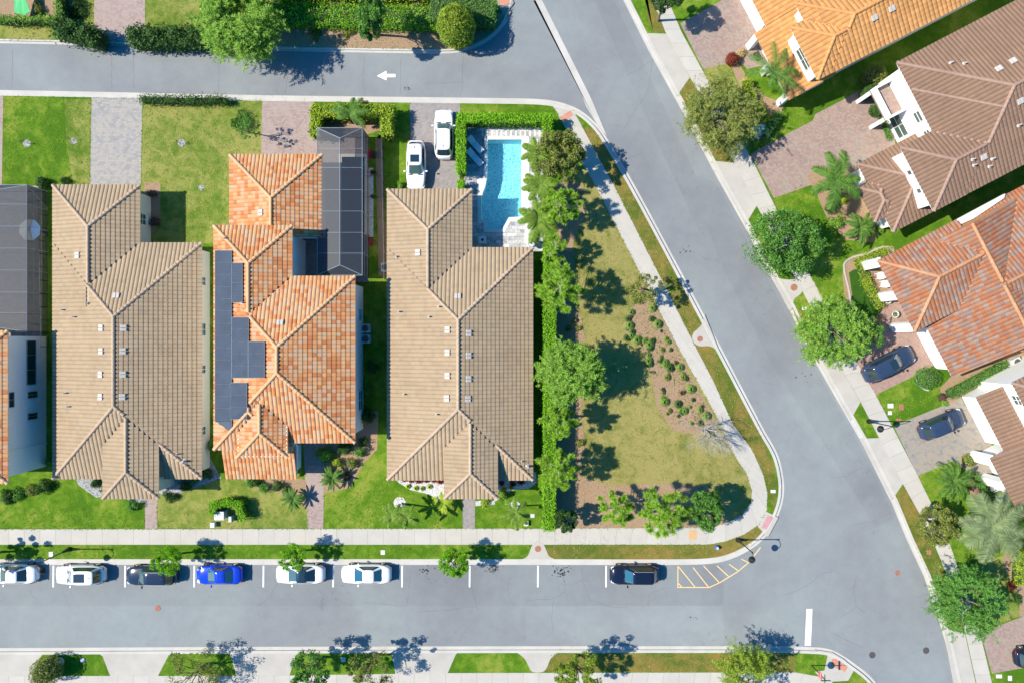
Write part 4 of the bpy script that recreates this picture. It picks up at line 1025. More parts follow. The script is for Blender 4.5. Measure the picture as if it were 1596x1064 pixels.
# ================================================================== VEGETATION
def leaf_quads(pts, size, rng, aspect=1.8, nrm=None, up=.5, jit=1.0, droop=0.0):
    n = len(pts)
    d = rng.normal(size=(n, 3)); d /= np.linalg.norm(d, axis=1)[:, None]
    if nrm is not None: d = nrm*up + d*jit
    else: d[:, 2] = np.abs(d[:, 2])+up
    d /= np.linalg.norm(d, axis=1)[:, None]
    r = rng.normal(size=(n, 3)); r[:, 2] -= droop
    u = r - (r*d).sum(1)[:, None]*d; u /= np.linalg.norm(u, axis=1)[:, None]
    v = np.cross(d, u); s = size*rng.uniform(.6, 1.35, size=(n, 1))
    V = np.stack([pts-u*s, pts+v*s/aspect*.9, pts+u*s, pts-v*s/aspect*.9], 1).reshape(-1, 3)
    return V
def qf(n): return np.arange(n*4, dtype=np.int32).reshape(-1, 4)
def strips(P0, D, W_, L_, rng, up=(0,0,1)):   # narrow blades from P0 along D
    n = len(P0); s = np.cross(D, np.array(up)+rng.normal(size=(n,3))*.5); s /= np.linalg.norm(s, axis=1)[:,None]+1e-9
    s *= W_; E = P0+D*L_
    return np.stack([P0-s, P0+s, E+s*.35, E-s*.35], 1).reshape(-1, 3)
def crown_pts(rng, R, Rz, n, clumps, csz, gap=.0, flat=.0):
    th = rng.uniform(0, 2*pi, clumps); rr = R*np.sqrt(rng.uniform(.05, 1, clumps))*rng.uniform(.75, 1.06, clumps)
    zz = Rz*np.sqrt(np.clip(1-(rr/(R*1.08))**2, 0, 1))*rng.uniform(-.55, 1, clumps)
    Cc = np.stack([rr*np.cos(th), rr*np.sin(th), zz], 1)
    cs = csz*rng.uniform(.6, 1.35, clumps)
    idx = rng.integers(0, clumps, n)
    off = rng.normal(size=(n, 3)); off /= np.linalg.norm(off, axis=1)[:, None]; nr = off.copy()
    off *= (rng.uniform(.2, 1, n)**.6*cs[idx]*.88)[:, None]; off[:, 2] *= .7
    return Cc, Cc[idx]+off, nr
def limbs(mb, base, top, r, targets, rng, k=9):
    base = np.array(base, float); top = np.array(top, float)
    mid = base+(top-base)*.5+np.array([rng.uniform(-.1,.1), rng.uniform(-.1,.1), 0])
    mb.tube(base, mid, r, r*.8); mb.tube(mid, top, r*.8, r*.6)
    for t in targets[:k]:
        s = mid+(top-mid)*rng.uniform(.1, 1); m = s+(t-s)*.5+np.array([0,0,.15*np.linalg.norm(t-s)*.5])
        mb.tube(s, m, r*.42, r*.28, 6); mb.tube(m, t, r*.28, r*.08, 5)
TREES = 0
def tree(px, py, rpx, h, mat, label, name='tree', cat='tree', n=5000, clumps=40, csz=.5, leaf=.10, rz=.7, seed=1, style='leaf', group=None, trunk_mat='bark', aspect=1.8, droop=0.0, sy=1.0, sx=1.0, tr=.13, base=None):
    """px,py: where the middle of the crown shows on the photo; h: height of the crown's middle"""
    rng = np.random.default_rng(seed); n = int(n*(2.1 if style == 'leaf' else 1.5)); clumps = int(clumps*1.35)
    x, y = P2(px, py, h); R = rpx/S*(CAM_H-h)/CAM_H; Rz = R*rz
    if h-Rz*.6 < .4: Rz = (h-.3)/.6
    bx, by = (P2(*base) if base else (x+.15, y-.1))
    t = thing(name, label, cat, (bx, by, 0), group=group); c = np.array((x, y, h))
    Cc, pts, nr = crown_pts(rng, R, Rz, n, clumps, csz*R/2.4)
    sc = np.array((sx, sy, 1.0)); Cc *= sc; pts *= sc
    mb = MB(); limbs(mb, (bx, by, -.05), c+np.array((0,0,-Rz*.3)), tr*R/2+.03, [q*.9+c for q in Cc], rng, 12)
    mb.build('trunk', M[trunk_mat], t)
    if style == 'leaf': V = leaf_quads(pts+c, leaf, rng, aspect, nr, 1.0, .9, droop)
    else:            # feathery: arching sprays hung with thin leaflets
        ns = n//14; i = rng.integers(0, len(Cc), ns); th = rng.uniform(0, 2*pi, ns)
        rad = Cc[i, :2]; ang = np.arctan2(rad[:,1], rad[:,0])+rng.normal(size=ns)*.9
        D = np.stack([np.cos(ang), np.sin(ang), rng.uniform(-.5, .55, ns)], 1); D /= np.linalg.norm(D, axis=1)[:,None]
        P0 = Cc[i]+rng.normal(size=(ns,3))*csz*R/2.4*.45+c; Ls = rng.uniform(.35, .8, ns)*R/2.4
        Vs = []
        for k in range(14):
            f = (k+1)/14; q = P0+D*(Ls*f)[:,None]; q[:,2] -= f*f*.25*Ls
            sd = np.cross(D, (0,0,1)); sd /= np.linalg.norm(sd, axis=1)[:,None]+1e-9
            dd = D*.6+sd*(1 if k%2 else -1)+rng.normal(size=(ns,3))*.3; dd /= np.linalg.norm(dd, axis=1)[:,None]
            Vs.append(strips(q, dd, leaf*.27, (leaf*1.5*rng.uniform(.6,1.2,ns))[:,None], rng))
        V = np.concatenate(Vs)
    mesh('crown', V, qf(len(V)//4), L[mat], t)
    return t
def tuft_tree(px, py, rpx, h, mat, label, seed=1, tufts=34, group=None, name='pine_tree', base=None, needle=.42, nn=95):
    rng = np.random.default_rng(seed); x, y = P2(px, py, h); R = rpx/S*(CAM_H-h)/CAM_H
    bx, by = (P2(*base) if base else (x, y)); t = thing(name, label, 'tree', (bx, by, 0), group=group); c = np.array((x,y,h))
    tufts = int(tufts*1.1); nn = 150
    th = np.arange(tufts)*2.399+rng.uniform(-.5,.5,tufts); rr = 1.08*R*np.sqrt((np.arange(tufts)+.4)/tufts)*rng.uniform(.8,1.08,tufts)
    zz = (1-(rr/R)**2)*R*.6+rng.uniform(-.9,.5,tufts); E = np.stack([rr*np.cos(th), rr*np.sin(th), zz], 1)+c
    mb = MB(); top = c+np.array((0,0,R*.5)); mb.tube((bx,by,-.05), c*np.array((1,1,.5))+np.array((0,0,0)), .13, .1); mb.tube(c*np.array((1,1,.5)), top, .1, .05)
    for e_ in E:
        s = np.array((x, y, min(top[2], max(h*.55, e_[2]-R*.35)))); m = s+(e_-s)*.55+np.array((0,0,-.08)); mb.tube(s, m, .045, .03, 5); mb.tube(m, e_, .03, .014, 5)
    mb.build('trunk', M['bark_pale'], t)
    tufts = len(E); idx = np.repeat(np.arange(tufts), nn); n = len(idx); D = rng.normal(size=(n,3)); D[:,2] += .55; D /= np.linalg.norm(D, axis=1)[:,None]
    back = c-E; back /= np.linalg.norm(back, axis=1)[:,None]
    P0 = E[idx]+back[idx]*rng.uniform(0,.3,n)[:,None]
    V = strips(P0, D, .026, (needle*rng.uniform(.7,1.15,n)*R/2.1)[:,None], rng)
    V2 = leaf_quads(E[np.repeat(np.arange(tufts), nn//6)]+rng.normal(size=(tufts*(nn//6),3))*.09, .08, rng, 2.6)
    V = np.concatenate([V, V2]); mesh('crown', V, qf(len(V)//4), L[mat], t); return t
def frond(rng, p, ang, Lf, lift, drop, nl=26, lw=.022, ll=.38, vee=.35, twist=0):
    Vs = []; q = np.array(p, float); d = np.array((cos(ang), sin(ang), lift)); prev = q.copy(); spine = [q.copy()]
    for k in range(nl):
        f = (k+1)/nl; dd = np.array((cos(ang+twist*f), sin(ang+twist*f), lift-drop*f*1.6)); dd /= np.linalg.norm(dd); q = q+dd*Lf/nl; spine.append(q.copy())
        sd = np.array((-sin(ang), cos(ang), 0.0)); lk = ll*Lf/2.2*math.sin(pi*(.12+.83*f))**.6*rng.uniform(.85, 1.1)
        for s in (-1, 1):
            l = sd*s+dd*.75+np.array((0,0,vee-rng.uniform(.2,.6)*f-.15)); l /= np.linalg.norm(l)
            w = np.cross(l, (0,0,1)); w /= np.linalg.norm(w)+1e-9; e_ = q+l*lk; e_[2] -= lk*.18
            Vs += [q-w*lw, q+w*lw, e_+w*lw*.3, e_-w*lw*.3]
    return Vs, spine
def palm(px, py, rpx, h, mat, label, seed=1, nf=14, name='palm_tree', cat='palm', group=None, base=None, tr=.13, ll=.40, lw=.034, core=None, lift=.55, drop=.75, angs=None, nl=26):
    rng = np.random.default_rng(seed); x, y = P2(px, py, h); R = rpx/S*(CAM_H-h)/CAM_H
    bx, by = (P2(*base) if base else (x+.05, y)); t = thing(name, label, cat, (bx, by, 0), group=group)
    mb = MB(); b0 = np.array((bx,by,-.05)); c = np.array((x,y,max(h-.15,.12))); k = 8
    for i in range(k):
        p = b0+(c-b0)*i/k; q = b0+(c-b0)*(i+1)/k; mb.tube(p, q, tr*(1.08-.3*i/k), tr*(.92-.3*i/k), 9)
    mb.build('trunk', M['bark_pale'], t); Vs = []; sp = MB()
    for i in range(nf):
        a = (angs[i] if angs else i*2.399+rng.uniform(-.25,.25)); f = i/nf; Lf = R*rng.uniform(.95,1.15)*(1.05 if f < .8 else .75)
        v_, s_ = frond(rng, (x,y,h), a, Lf, lift*rng.uniform(.5,1.3)+.5*f, drop*rng.uniform(.8,1.2), nl, lw, ll, twist=rng.uniform(-.35,.35)); Vs += v_
        for j in range(0, len(s_)-1, 3): sp.tube(s_[j], s_[min(j+3, len(s_)-1)], .014, .009, 4)
    V = np.array(Vs); mesh('fronds', V, qf(len(V)//4), L[mat], t); sp.build('frond_stems', M['rachis'], t)
    return t
def tri_pts(path, w, h, n, rng, rough=.1):
    # points on the top and sides of a box that follows a world-xy path
    seg = []
    for i in range(len(path)-1):
        a = np.array(path[i], float); b = np.array(path[i+1], float); seg.append((a, b, np.linalg.norm(b-a)))
    Lt = sum(s[2] for s in seg); P_ = []; Nn = []
    for a, b, l in seg:
        m = int(n*l/Lt); d = (b-a)/l; nn = np.array((-d[1], d[0])); l2 = l+w
        k = rng.uniform(0, 1, m); top = k < (w/(w+2*h)) if False else k < .55
        s = rng.uniform(-w/2, l+w/2, m); o = rng.uniform(-w/2, w/2, m); z = np.full(m, h)
        side = ~top; o[side] = np.sign(rng.uniform(-1,1,side.sum()))*w/2; z[side] = h*rng.uniform(0.02, 1, side.sum())**.7
        e_ = side & (rng.uniform(0,1,m) < w/(l2+w)); s[e_] = np.where(rng.uniform(0,1,e_.sum()) < .5, -w/2, l+w/2); o[e_] = rng.uniform(-w/2,w/2,e_.sum())
        xy = a+d*s[:,None]+nn*o[:,None]; q = np.concatenate([xy, z[:,None]], 1)+rng.normal(size=(m,3))*rough
        n3 = np.zeros((m,3)); n3[top,2] = 1; n3[side,:2] = nn*np.sign(o[side])[:,None]; n3[side,2] = .4
        P_.append(q); Nn.append(n3)
    return np.concatenate(P_), np.concatenate(Nn)
def hedge(paths, wpx, h, mat, label, n=4000, seed=1, leaf=.075, name='hedge', cat='hedge', group=None, rough=.06, core=True, lumps=0):
    """paths: lists of photo pixels as seen at the hedge top"""
    rng = np.random.default_rng(seed); k = (CAM_H-h)/CAM_H/S; w = wpx*k
    W_ = [[P2(x, y, h) for x, y in p] for p in paths]; c0 = W_[0][0]
    t = thing(name, label, cat, (c0[0], c0[1], 0), group=group)
    ls = [sum(math.dist(p[i], p[i+1]) for i in range(len(p)-1)) for p in W_]; tot = sum(ls); Q = []; NN = []
    for p, l in zip(W_, ls):
        q, nn = tri_pts(p, w-.06, h, max(30, int(n*l/tot)), rng, rough)
        if lumps: q[:,2] *= 1+lumps*np.sin(q[:,0]*3.1+seed)*np.cos(q[:,1]*2.7)
        Q.append(q); NN.append(nn)
    Q = np.concatenate(Q); NN = np.concatenate(NN); Q[:,2] = np.maximum(Q[:,2], .03)
    mesh('foliage', leaf_quads(Q, leaf, rng, 1.6, NN, 1.0, .85), qf(len(Q)), L[mat], t)
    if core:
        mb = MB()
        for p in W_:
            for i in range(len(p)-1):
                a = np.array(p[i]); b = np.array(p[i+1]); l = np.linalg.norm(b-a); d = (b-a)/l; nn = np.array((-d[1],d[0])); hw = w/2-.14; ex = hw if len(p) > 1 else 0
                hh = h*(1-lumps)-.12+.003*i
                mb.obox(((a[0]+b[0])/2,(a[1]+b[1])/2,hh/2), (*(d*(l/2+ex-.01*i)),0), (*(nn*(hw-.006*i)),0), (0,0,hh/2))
        mb.build('light_blocking_core', M['hedge_core'], t)  # dark boxes added inside the foliage to block light
    return t
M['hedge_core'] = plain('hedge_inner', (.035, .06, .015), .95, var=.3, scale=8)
def shrub(px, py, rpx, h, mat, label, n=900, seed=1, leaf=.07, name='shrub', cat='shrub', group=None, rz=None, clumps=14, sx=1.0, sy=1.0, aspect=1.7):
    rng = np.random.default_rng(seed); x, y = P2(px, py, h*.6); R = rpx/S; t = thing(name, label, cat, (x, y, 0), group=group)
    ce = rng.normal(size=(clumps,3)); ce[:,2] = np.abs(ce[:,2]); ce /= np.linalg.norm(ce, axis=1)[:,None]; ce *= rng.uniform(.35,.85,clumps)[:,None]
    i = rng.integers(0, clumps, n); off = rng.normal(size=(n,3)); off /= np.linalg.norm(off, axis=1)[:,None]
    pts = ce[i]+off*rng.uniform(.25,.45,n)[:,None]; pts[:,2] = np.abs(pts[:,2]); nr = pts/np.linalg.norm(pts,axis=1)[:,None]+off
    pts *= np.array((R*sx/1.15, R*sy/1.15, h/1.2)); pts += np.array((x,y,.02))
    mesh('foliage', leaf_quads(pts, leaf, rng, aspect, nr, .8, .8), qf(n), L[mat], t)
    mb = MB()
    for q in ce[:7]: mb.tube((x,y,-.03), np.array((x,y,0))+q*np.array((R*sx*.7,R*sy*.7,h*.8)), .02, .008, 5)
    mb.build('stems', M['bark'], t); return t
def topiary(px, py, rpx, h, mat, label, n=3500, seed=1, leaf=.075, sx=1.0, sy=1.0, name='topiary_bush', cat='bush', group=None, rot=0.0):
    rng = np.random.default_rng(seed); x, y = P2(px, py, h*.55); R = rpx/S; t = thing(name, label, cat, (x,y,0), rot, group=group)
    d = rng.normal(size=(n,3)); d /= np.linalg.norm(d,axis=1)[:,None]; d[:,2] = d[:,2]*.5+.5
    s3 = np.array((R*sx, R*sy, h)); q = d.copy(); rxy = np.sqrt(np.clip(1-(2*d[:,2]-1)**2*.8, .05, 1)); a = np.arctan2(d[:,1], d[:,0]); 
    lump = 1+.07*np.sin(a*7+seed)*np.cos(d[:,2]*9)
    q[:,0] = np.cos(a)*rxy*lump; q[:,1] = np.sin(a)*rxy*lump; pts = q*s3+rng.normal(size=(n,3))*.045; pts[:,2] = np.maximum(pts[:,2], .03)
    top = rng.uniform(0,1,n) < .35; rr = np.sqrt(rng.uniform(0,1,n)); pts[top,0] = (np.cos(a)*rr)[top]*R*sx*.85; pts[top,1] = (np.sin(a)*rr)[top]*R*sy*.85; pts[top,2] = h*(np.sqrt(1-(rr[top]*.8)**2))*1.0+rng.normal(size=top.sum())*.04
    nr = np.stack([np.cos(a)*rr, np.sin(a)*rr, np.full(n,.8)],1)
    mesh('foliage', leaf_quads(pts, leaf, rng, 1.7, nr, 1, .9), qf(n), L[mat], t, local=True)
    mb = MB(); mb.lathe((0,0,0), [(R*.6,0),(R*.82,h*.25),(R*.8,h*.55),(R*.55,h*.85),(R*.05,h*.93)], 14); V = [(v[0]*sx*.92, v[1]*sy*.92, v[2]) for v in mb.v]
    mesh('light_blocking_core', V, mb.f, M['hedge_core'], t, local=True); return t  # dark solid added inside the leaves, keeps light from passing through
def blades(px, py, rpx, h, mat, label, n=90, seed=1, name='grass_tuft', cat='plant', group=None, w=.022):
    rng = np.random.default_rng(seed); x, y = P2(px, py, h*.4); R = rpx/S; t = thing(name, label, cat, (x,y,0), group=group)
    a = rng.uniform(0,2*pi,n); s = rng.uniform(.25,1,n); P0 = np.stack([np.cos(a)*R*.12, np.sin(a)*R*.12, np.zeros(n)+.01],1)
    D1 = np.stack([np.cos(a)*s*R*.55, np.sin(a)*s*R*.55, h*(1.05-.5*s)],1); E1 = P0+D1; D2 = np.stack([np.cos(a)*s*R*.45, np.sin(a)*s*R*.45, -h*.35*s],1)
    sd = np.stack([-np.sin(a), np.cos(a), np.zeros(n)],1)*w
    V = np.concatenate([np.stack([P0-sd,P0+sd,E1+sd,E1-sd],1), np.stack([E1-sd,E1+sd,E1+D2+sd*.2,E1+D2-sd*.2],1)]).reshape(-1,3)
    mesh('leaves', V, qf(len(V)//4), L[mat], t, local=True); return t
def copy_thing(o, loc, rz, label=None, sc=1.0):
    c = o.copy(); C.objects.link(c); c.location = loc; c.rotation_euler = (0,0,rz); c.scale = (sc,)*3
    if label: c['label'] = label
    for ch in list(o.children):
        d = ch.copy(); C.objects.link(d); d.parent = c
    return c

# ---------- trees
tree(370, 26, 57, 4.1, 'bright', 'wide feathery bright green tree overhanging the top edge of the upper road', n=15000, clumps=60, csz=.75, leaf=.17, seed=1, style='feather', rz=.55)
tree(578, 27, 25, 4.6, 'green', 'upright glossy green tree in the bark bed between the feathery tree and the round bush', n=3200, clumps=26, csz=.62, leaf=.11, seed=2, sy=1.35, rz=1.0, base=(592,55))
topiary(711, 40, 28, 4.6, 'ygreen', 'large rounded yellow green bush at the top road corner', 7000, 3, leaf=.10, name='round_bush')
tree(1040, -6, 26, 4.6, 'dark', 'dark street tree cut by the top edge above the right sidewalk', n=3000, clumps=24, csz=.7, leaf=.1, seed=4)
tree(1123, 181, 50, 3.5, 'olive', 'olive green street tree hiding the lamp post near the amber roofed house', n=10000, clumps=44, csz=.7, leaf=.13, seed=5, style='feather', rz=.6)
tree(1221, 378, 54, 3.6, 'green', 'dense mid green street tree standing above the storm inlet on the right sidewalk', n=7500, clumps=60, csz=.62, leaf=.10, seed=6, rz=.6)
tree(1302, 517, 48, 3.2, 'bright', 'light green feathery street tree beside the red paver driveway', n=9500, clumps=44, csz=.7, leaf=.14, seed=7, style='feather', rz=.55)
tree(1364, 523, 19, 2.6, 'green', 'small green tree with reddish tips at the mottled roof house driveway', n=1700, clumps=18, csz=.7, leaf=.08, seed=8)
tree(1459, 816, 33, 2.6, 'olive', 'round olive street tree left of the silver palm', n=4600, clumps=34, csz=.6, leaf=.09, seed=9, rz=.7)
tree(1505, 935, 48, 3.4, 'green', 'deep green street tree at the lower right above the pink driveway', n=9500, clumps=52, csz=.62, leaf=.13, seed=10, style='feather', rz=.65)
tree(262, 873, 24, 2.6, 'hedge', 'young bright green tree overhanging the dark navy parked car', n=3600, clumps=60, csz=.5, leaf=.085, seed=11, style='leaf', tr=.1, aspect=3.2, group='young trees in the parking verge')
tree(455, 868, 22, 2.5, 'hedge', 'sparse young tree overhanging the white car with the dark glass roof', n=2200, clumps=46, csz=.45, leaf=.10, seed=12, tr=.1, aspect=3.2, group='young trees in the parking verge')
tree(708, 876, 24, 2.9, 'hedge', 'round young bright green tree over the empty parking bays', n=4600, clumps=70, csz=.5, leaf=.085, seed=13, tr=.1, aspect=3.2, group='young trees in the parking verge')
tree(-34, 872, 30, 2.8, 'green', 'young tree at the left edge throwing its shadow across the verge', n=1600, clumps=20, csz=.5, leaf=.12, seed=14, tr=.1, group='young trees in the parking verge')
topiary(71, 1047, 22, 2.4, 'olive', 'clipped round olive tree beside the grey utility dome at the bottom left', 2600, 15, name='round_bush')
tree(300, 1052, 44, 2.5, 'olive', 'thin sparse olive tree in the second bottom verge from the left', n=1900, clumps=44, csz=.5, leaf=.085, seed=16, rz=.5, tr=.09)
tree(486, 1044, 36, 3.0, 'green', 'bright leafy tree in the third bottom verge left of its olive neighbour', n=2200, clumps=34, csz=.48, leaf=.10, seed=17, tr=.1)
tree(576, 1040, 36, 3.0, 'olive', 'olive toned tree in the third bottom verge right of its brighter neighbour', n=1700, clumps=34, csz=.46, leaf=.09, seed=18, tr=.1)
tree(900, 1048, 38, 3.8, 'ygreen', 'yellow green street tree in the wide bottom verge right of the storm inlet', n=2400, clumps=36, csz=.46, leaf=.10, seed=19, tr=.1)
tree(1160, 1048, 40, 3.1, 'ygreen', 'feathery yellow green street tree left of the stop sign', n=5200, clumps=36, csz=.65, leaf=.12, seed=20, style='feather', tr=.1)
tree(872, 241, 40, 4.2, 'olive', 'broad olive green tree at the upper corner of the pool hedge', n=6000, clumps=60, csz=.5, leaf=.10, seed=21, rz=.6)
tree(893, 578, 43, 4.5, 'bright', 'large vivid feathery green tree halfway down the long hedge', n=15000, clumps=64, csz=.7, leaf=.14, seed=22, style='feather', rz=.65)
tree(1003, 452, 28, 3.4, 'olive', 'thin crowned olive street tree leaning over the triangle sidewalk', n=1700, clumps=30, csz=.5, leaf=.075, seed=23, rz=.7, base=(1000,450), tr=.1)
tree(882, 810, 19, 2.6, 'dark', 'small dense broad leaved tree at the bottom end of the long hedge', n=2400, clumps=40, csz=.55, leaf=.10, seed=24)
tree(1098, 795, 29, 3.0, 'green', 'dense green tree nearest the sidewalk bend in the triangle bed', n=5600, clumps=44, csz=.6, leaf=.11, seed=25, rz=.9, aspect=2.6, sy=1.1)
GP = 'tufted pines along the hedge and the triangle bed'
tuft_tree(874, 322, 30, 4.0, 'pine', 'uppermost tufted pine just below the broad olive tree', 31, 40, GP)
tuft_tree(864, 388, 22, 3.4, 'pine', 'tufted pine standing beside the lower pool corner', 32, 26, GP)
tuft_tree(872, 448, 36, 4.6, 'pine', 'tufted pine spreading across the hedge above the bare bark patch', 33, 46, GP)
tuft_tree(872, 655, 28, 4.0, 'pine', 'tufted pine directly below the vivid feathery tree', 34, 38, GP)
tuft_tree(870, 730, 32, 4.0, 'pine', 'tufted pine beside the lower right roof corner of the pool house', 35, 42, GP)
tuft_tree(962, 792, 29, 3.0, 'pine', 'left tufted pine in the bark bed by the bottom sidewalk', 36, 34, GP)
tuft_tree(1035, 797, 38, 3.6, 'pine', 'widest tufted pine in the bark bed with pale branches showing', 37, 44, GP)
tree(386, 203, 20, 2.5, 'green', 'thin young tree on the patchy lawn casting a speckled shadow on the pink driveway', n=380, clumps=18, csz=.45, leaf=.07, seed=26, base=(383,205), tr=.06)
for i_, (px_, py_) in enumerate(((42,224),(113,219),(281,224))):
    x, y = P2(px_, py_); t = thing('sapling', ['tiny leafless sapling in the left gravel ring of the green lawn','tiny sapling in the ring beside the grey driveway','tiny sapling in the ring on the patchy lawn'][i_], 'sapling', (x,y,0)); q = MB(); q.tube((0,0,-.03),(.03,0,.9),.02,.01,6)
    for k_ in range(7): q.tube((.02,0,.4+.07*k_),(.02+.22*cos(k_*2.1),.22*sin(k_*2.1),.65+.07*k_),.008,.004,4)
    q.build('trunk', M['bark'], t, local=True); rng_ = np.random.default_rng(i_); q = rng_.normal(size=(26,3))*.13+np.array((0,0,.9)); mesh('leaves', leaf_quads(q,.05,rng_), qf(26), L['dark'], t, local=True)
# bare tree
def bare_tree():
    x, y = P2(1098, 668); t = thing('bare_tree', 'leafless pale branched tree leaning over the triangle sidewalk', 'tree', (x, y, 0)); r = random.Random(5); mb = MB()
    def grow(p, d, L_, rad, dep):
        q = p+d*L_; mb.tube(p, q, rad, rad*.62, 5)
        if dep == 0: return
        for k in range(3 if dep > 2 else 3):
            nd = d+np.array((r.gauss(0,.5), r.gauss(0,.5), r.gauss(0,.22))); nd /= np.linalg.norm(nd); grow(p+d*L_*r.uniform(.5,1), nd, L_*r.uniform(.6,.85), rad*.52, dep-1)
    for a in range(6):
        d = np.array((cos(a*1.05)*.52+.1, sin(a*1.05)*.52-.05, .95)); d /= np.linalg.norm(d); grow(np.array((x,y,.0)), d, 1.5, .075, 5)
    mb.build('trunk', M['bark_pale'], t)
bare_tree()
# ---------- palms and cycads
GQ = 'palms beside the pool'
palm(838, 240, 26, 3.2, 'palm_y', 'upper palm overhanging the right side of the blue pool', 41, 13, group=GQ, ll=.55, lw=.032, nl=44)
palm(840, 290, 26, 3.0, 'palm_y', 'middle palm overhanging the right side of the blue pool', 42, 13, group=GQ, ll=.55, lw=.032, nl=44)
palm(838, 344, 32, 3.0, 'palm_y', 'lower palm reaching towards the bottom steps of the blue pool', 43, 15, group=GQ, ll=.55, lw=.032, nl=44)
palm(1303, 282, 42, 3.6, 'palm', 'tall feather palm in the planting bed in front of the cocoa roofed house', 44, 9, ll=.6, lw=.034, lift=.35, nl=52)
palm(1207, 112, 40, 4.6, 'palm', 'curving feather palm leaning over the low amber roof', 45, 8, ll=.5, lw=.03, lift=.45, nl=34, base=(1196,118))
palm(1545, 820, 50, 3.0, 'palm_s', 'large silvery fan crowned palm at the lower right corner', 46, 26, ll=.6, lw=.032, nl=46, lift=.3, drop=.4, tr=.3)
palm(1485, 748, 32, 1.2, 'palm', 'dark green cycad on the lawn beside the grey driveway', 47, 26, 'cycad', 'cycad', ll=.35, lift=.7, drop=.9, tr=.2)
palm(1340, 355, 26, 1.4, 'palm', 'spreading cycad at the bottom of the bed before the cocoa roofed house', 48, 22, 'cycad', 'cycad', ll=.4, lift=.7, drop=.9, tr=.2)
palm(545, 180, 30, 2.6, 'palm', 'grey green palm inside the yellow hedge enclosure', 49, 7, ll=.5, lift=.5, angs=[2.3,.9,1.3,-.5,2.9,.1,3.6])
palm(457, 776, 18, 1.0, 'palm', 'green cycad left of the pink front path', 50, 24, 'cycad', 'cycad', ll=.3, lift=.8, drop=.9, tr=.12)
palm(518, 744, 19, 1.0, 'palm', 'green cycad right of the pink front path', 51, 24, 'cycad', 'cycad', ll=.3, lift=.8, drop=.9, tr=.12)
palm(609, 803, 20, 3.4, 'palm_y', 'slim yellowish palm rising left of the white gravel disc', 52, 8, ll=.5, lw=.034, base=(622,785), tr=.07, lift=.4)
palm(634, 806, 19, 3.4, 'palm_y', 'slim yellowish palm rising right of the white gravel disc', 53, 8, ll=.5, lw=.034, base=(625,783), tr=.07, lift=.4)
palm(803, 800, 24, 3.6, 'palm_y', 'slim yellowish palm on the gravel disc beside the long hedge', 54, 8, ll=.5, lw=.036, base=(803,788), tr=.08, lift=.4)
palm(690, 783, 17, 1.0, 'lime', 'light green broad leaved cycad beside the raised entrance roof', 55, 14, 'cycad', 'cycad', ll=.55, lw=.06, lift=.6, drop=.8, nl=12)
# ---------- hedges
hedge([[(857,392),(857,600),(856,818)]], 20, 2.4, 'hedge', 'long tall clipped bright hedge running down the right side of the pool house', 15000, 61)
hedge([[(719,183),(855,184)],[(718,196),(718,262)],[(853,190),(855,216)]], 15, 2.1, 'hedge', 'clipped bright hedge wrapped round three sides of the blue pool terrace', 9000, 62)
hedge([[(718,286),(718,293)]], 11, 1.4, 'hedge', 'small square clipped bush at the pool gate beside the tan garage', 700, 63, name='box_bush', cat='bush')
hedge([[(494,172),(604,173)],[(492,182),(490,203)],[(602,182),(602,203)]], 18, 1.9, 'lime', 'yellow green hedge wrapped round the palm behind the screen enclosure', 6500, 64, leaf=.1, rough=.09)
hedge([[(222,154),(348,155)]], 11, 1.0, 'dark', 'low dark hedge growing along the lower kerb of the upper road', 2600, 65, rough=.14, lumps=.15)
hedge([[(212,55),(300,55)]], 27, 1.9, 'dark', 'dark clumpy hedge on the upper kerb left of the feathery tree', 3600, 66, leaf=.12, rough=.18, lumps=.15)
hedge([[(96,44),(138,54)]], 26, 2.0, 'dark', 'dark shrub mass left of the top pink driveway', 2600, 67, leaf=.12, rough=.18, lumps=.15)
hedge([[(-10,28),(80,29)]], 10, 1.3, 'bright', 'bright low hedge crossing the top left garden', 1700, 68, rough=.1, lumps=.2)
hedge([[(87,-20),(91,30)]], 12, 1.5, 'bright', 'bright upright hedge running off the top edge at the upper left', 1000, 69, rough=.1)
hedge([[(438,20),(700,28)]], 36, 1.0, 'hedge', 'broad bright low hedge filling the bed above the upper road', 9000, 70, rough=.12, lumps=.12)
hedge([[(690,14),(752,18)]], 42, 1.5, 'green', 'deep green low hedge behind the large round bush', 3000, 71, rough=.08)
hedge([[(440,-6),(700,-4)]], 12, 1.1, 'lime', 'thin yellow hedge along the very top edge', 2200, 72, rough=.12)
hedge([[(1342,407),(1380,391)],[(1344,412),(1354,440)],[(1353,440),(1372,474)]], 12, .9, 'lime', 'yellow hedge bordering the porch of the mottled roof house', 2600, 73, leaf=.06)
hedge([[(1489,612),(1566,572)]], 16, .9, 'green', 'low green hedge between the mottled roof house and the lower right house', 2600, 74, leaf=.06)
topiary(1446, 589, 17, .9, 'green', 'low mounded green bush at the garage corner of the mottled roof house', 1700, 75, leaf=.06, sx=1.2)
hedge([[(330,797),(333,787),(352,783),(371,787),(377,806)]], 12, 1.2, 'hedge', 'horseshoe hedge hiding a utility cabinet on the front lawn', 2300, 76, leaf=.07)
hedge([[(1212,180),(1196,204)]], 13, .9, 'green', 'bright green shrub behind the green transformer box', 700, 77, name='shrub', cat='shrub')
hedge([[(1166,128),(1172,150)]], 14, 1.0, 'lime', 'upper yellow bush beside the amber roofed porch', 900, 78, name='bush', cat='bush')
hedge([[(1184,168),(1192,184)]], 14, 1.0, 'lime', 'lower yellow bush beside the amber roofed porch', 900, 79, name='bush', cat='bush')
topiary(1141, 92, 9, 1.1, 'red', 'dark red clipped bush at the corner of the upper right driveway', 900, 80)
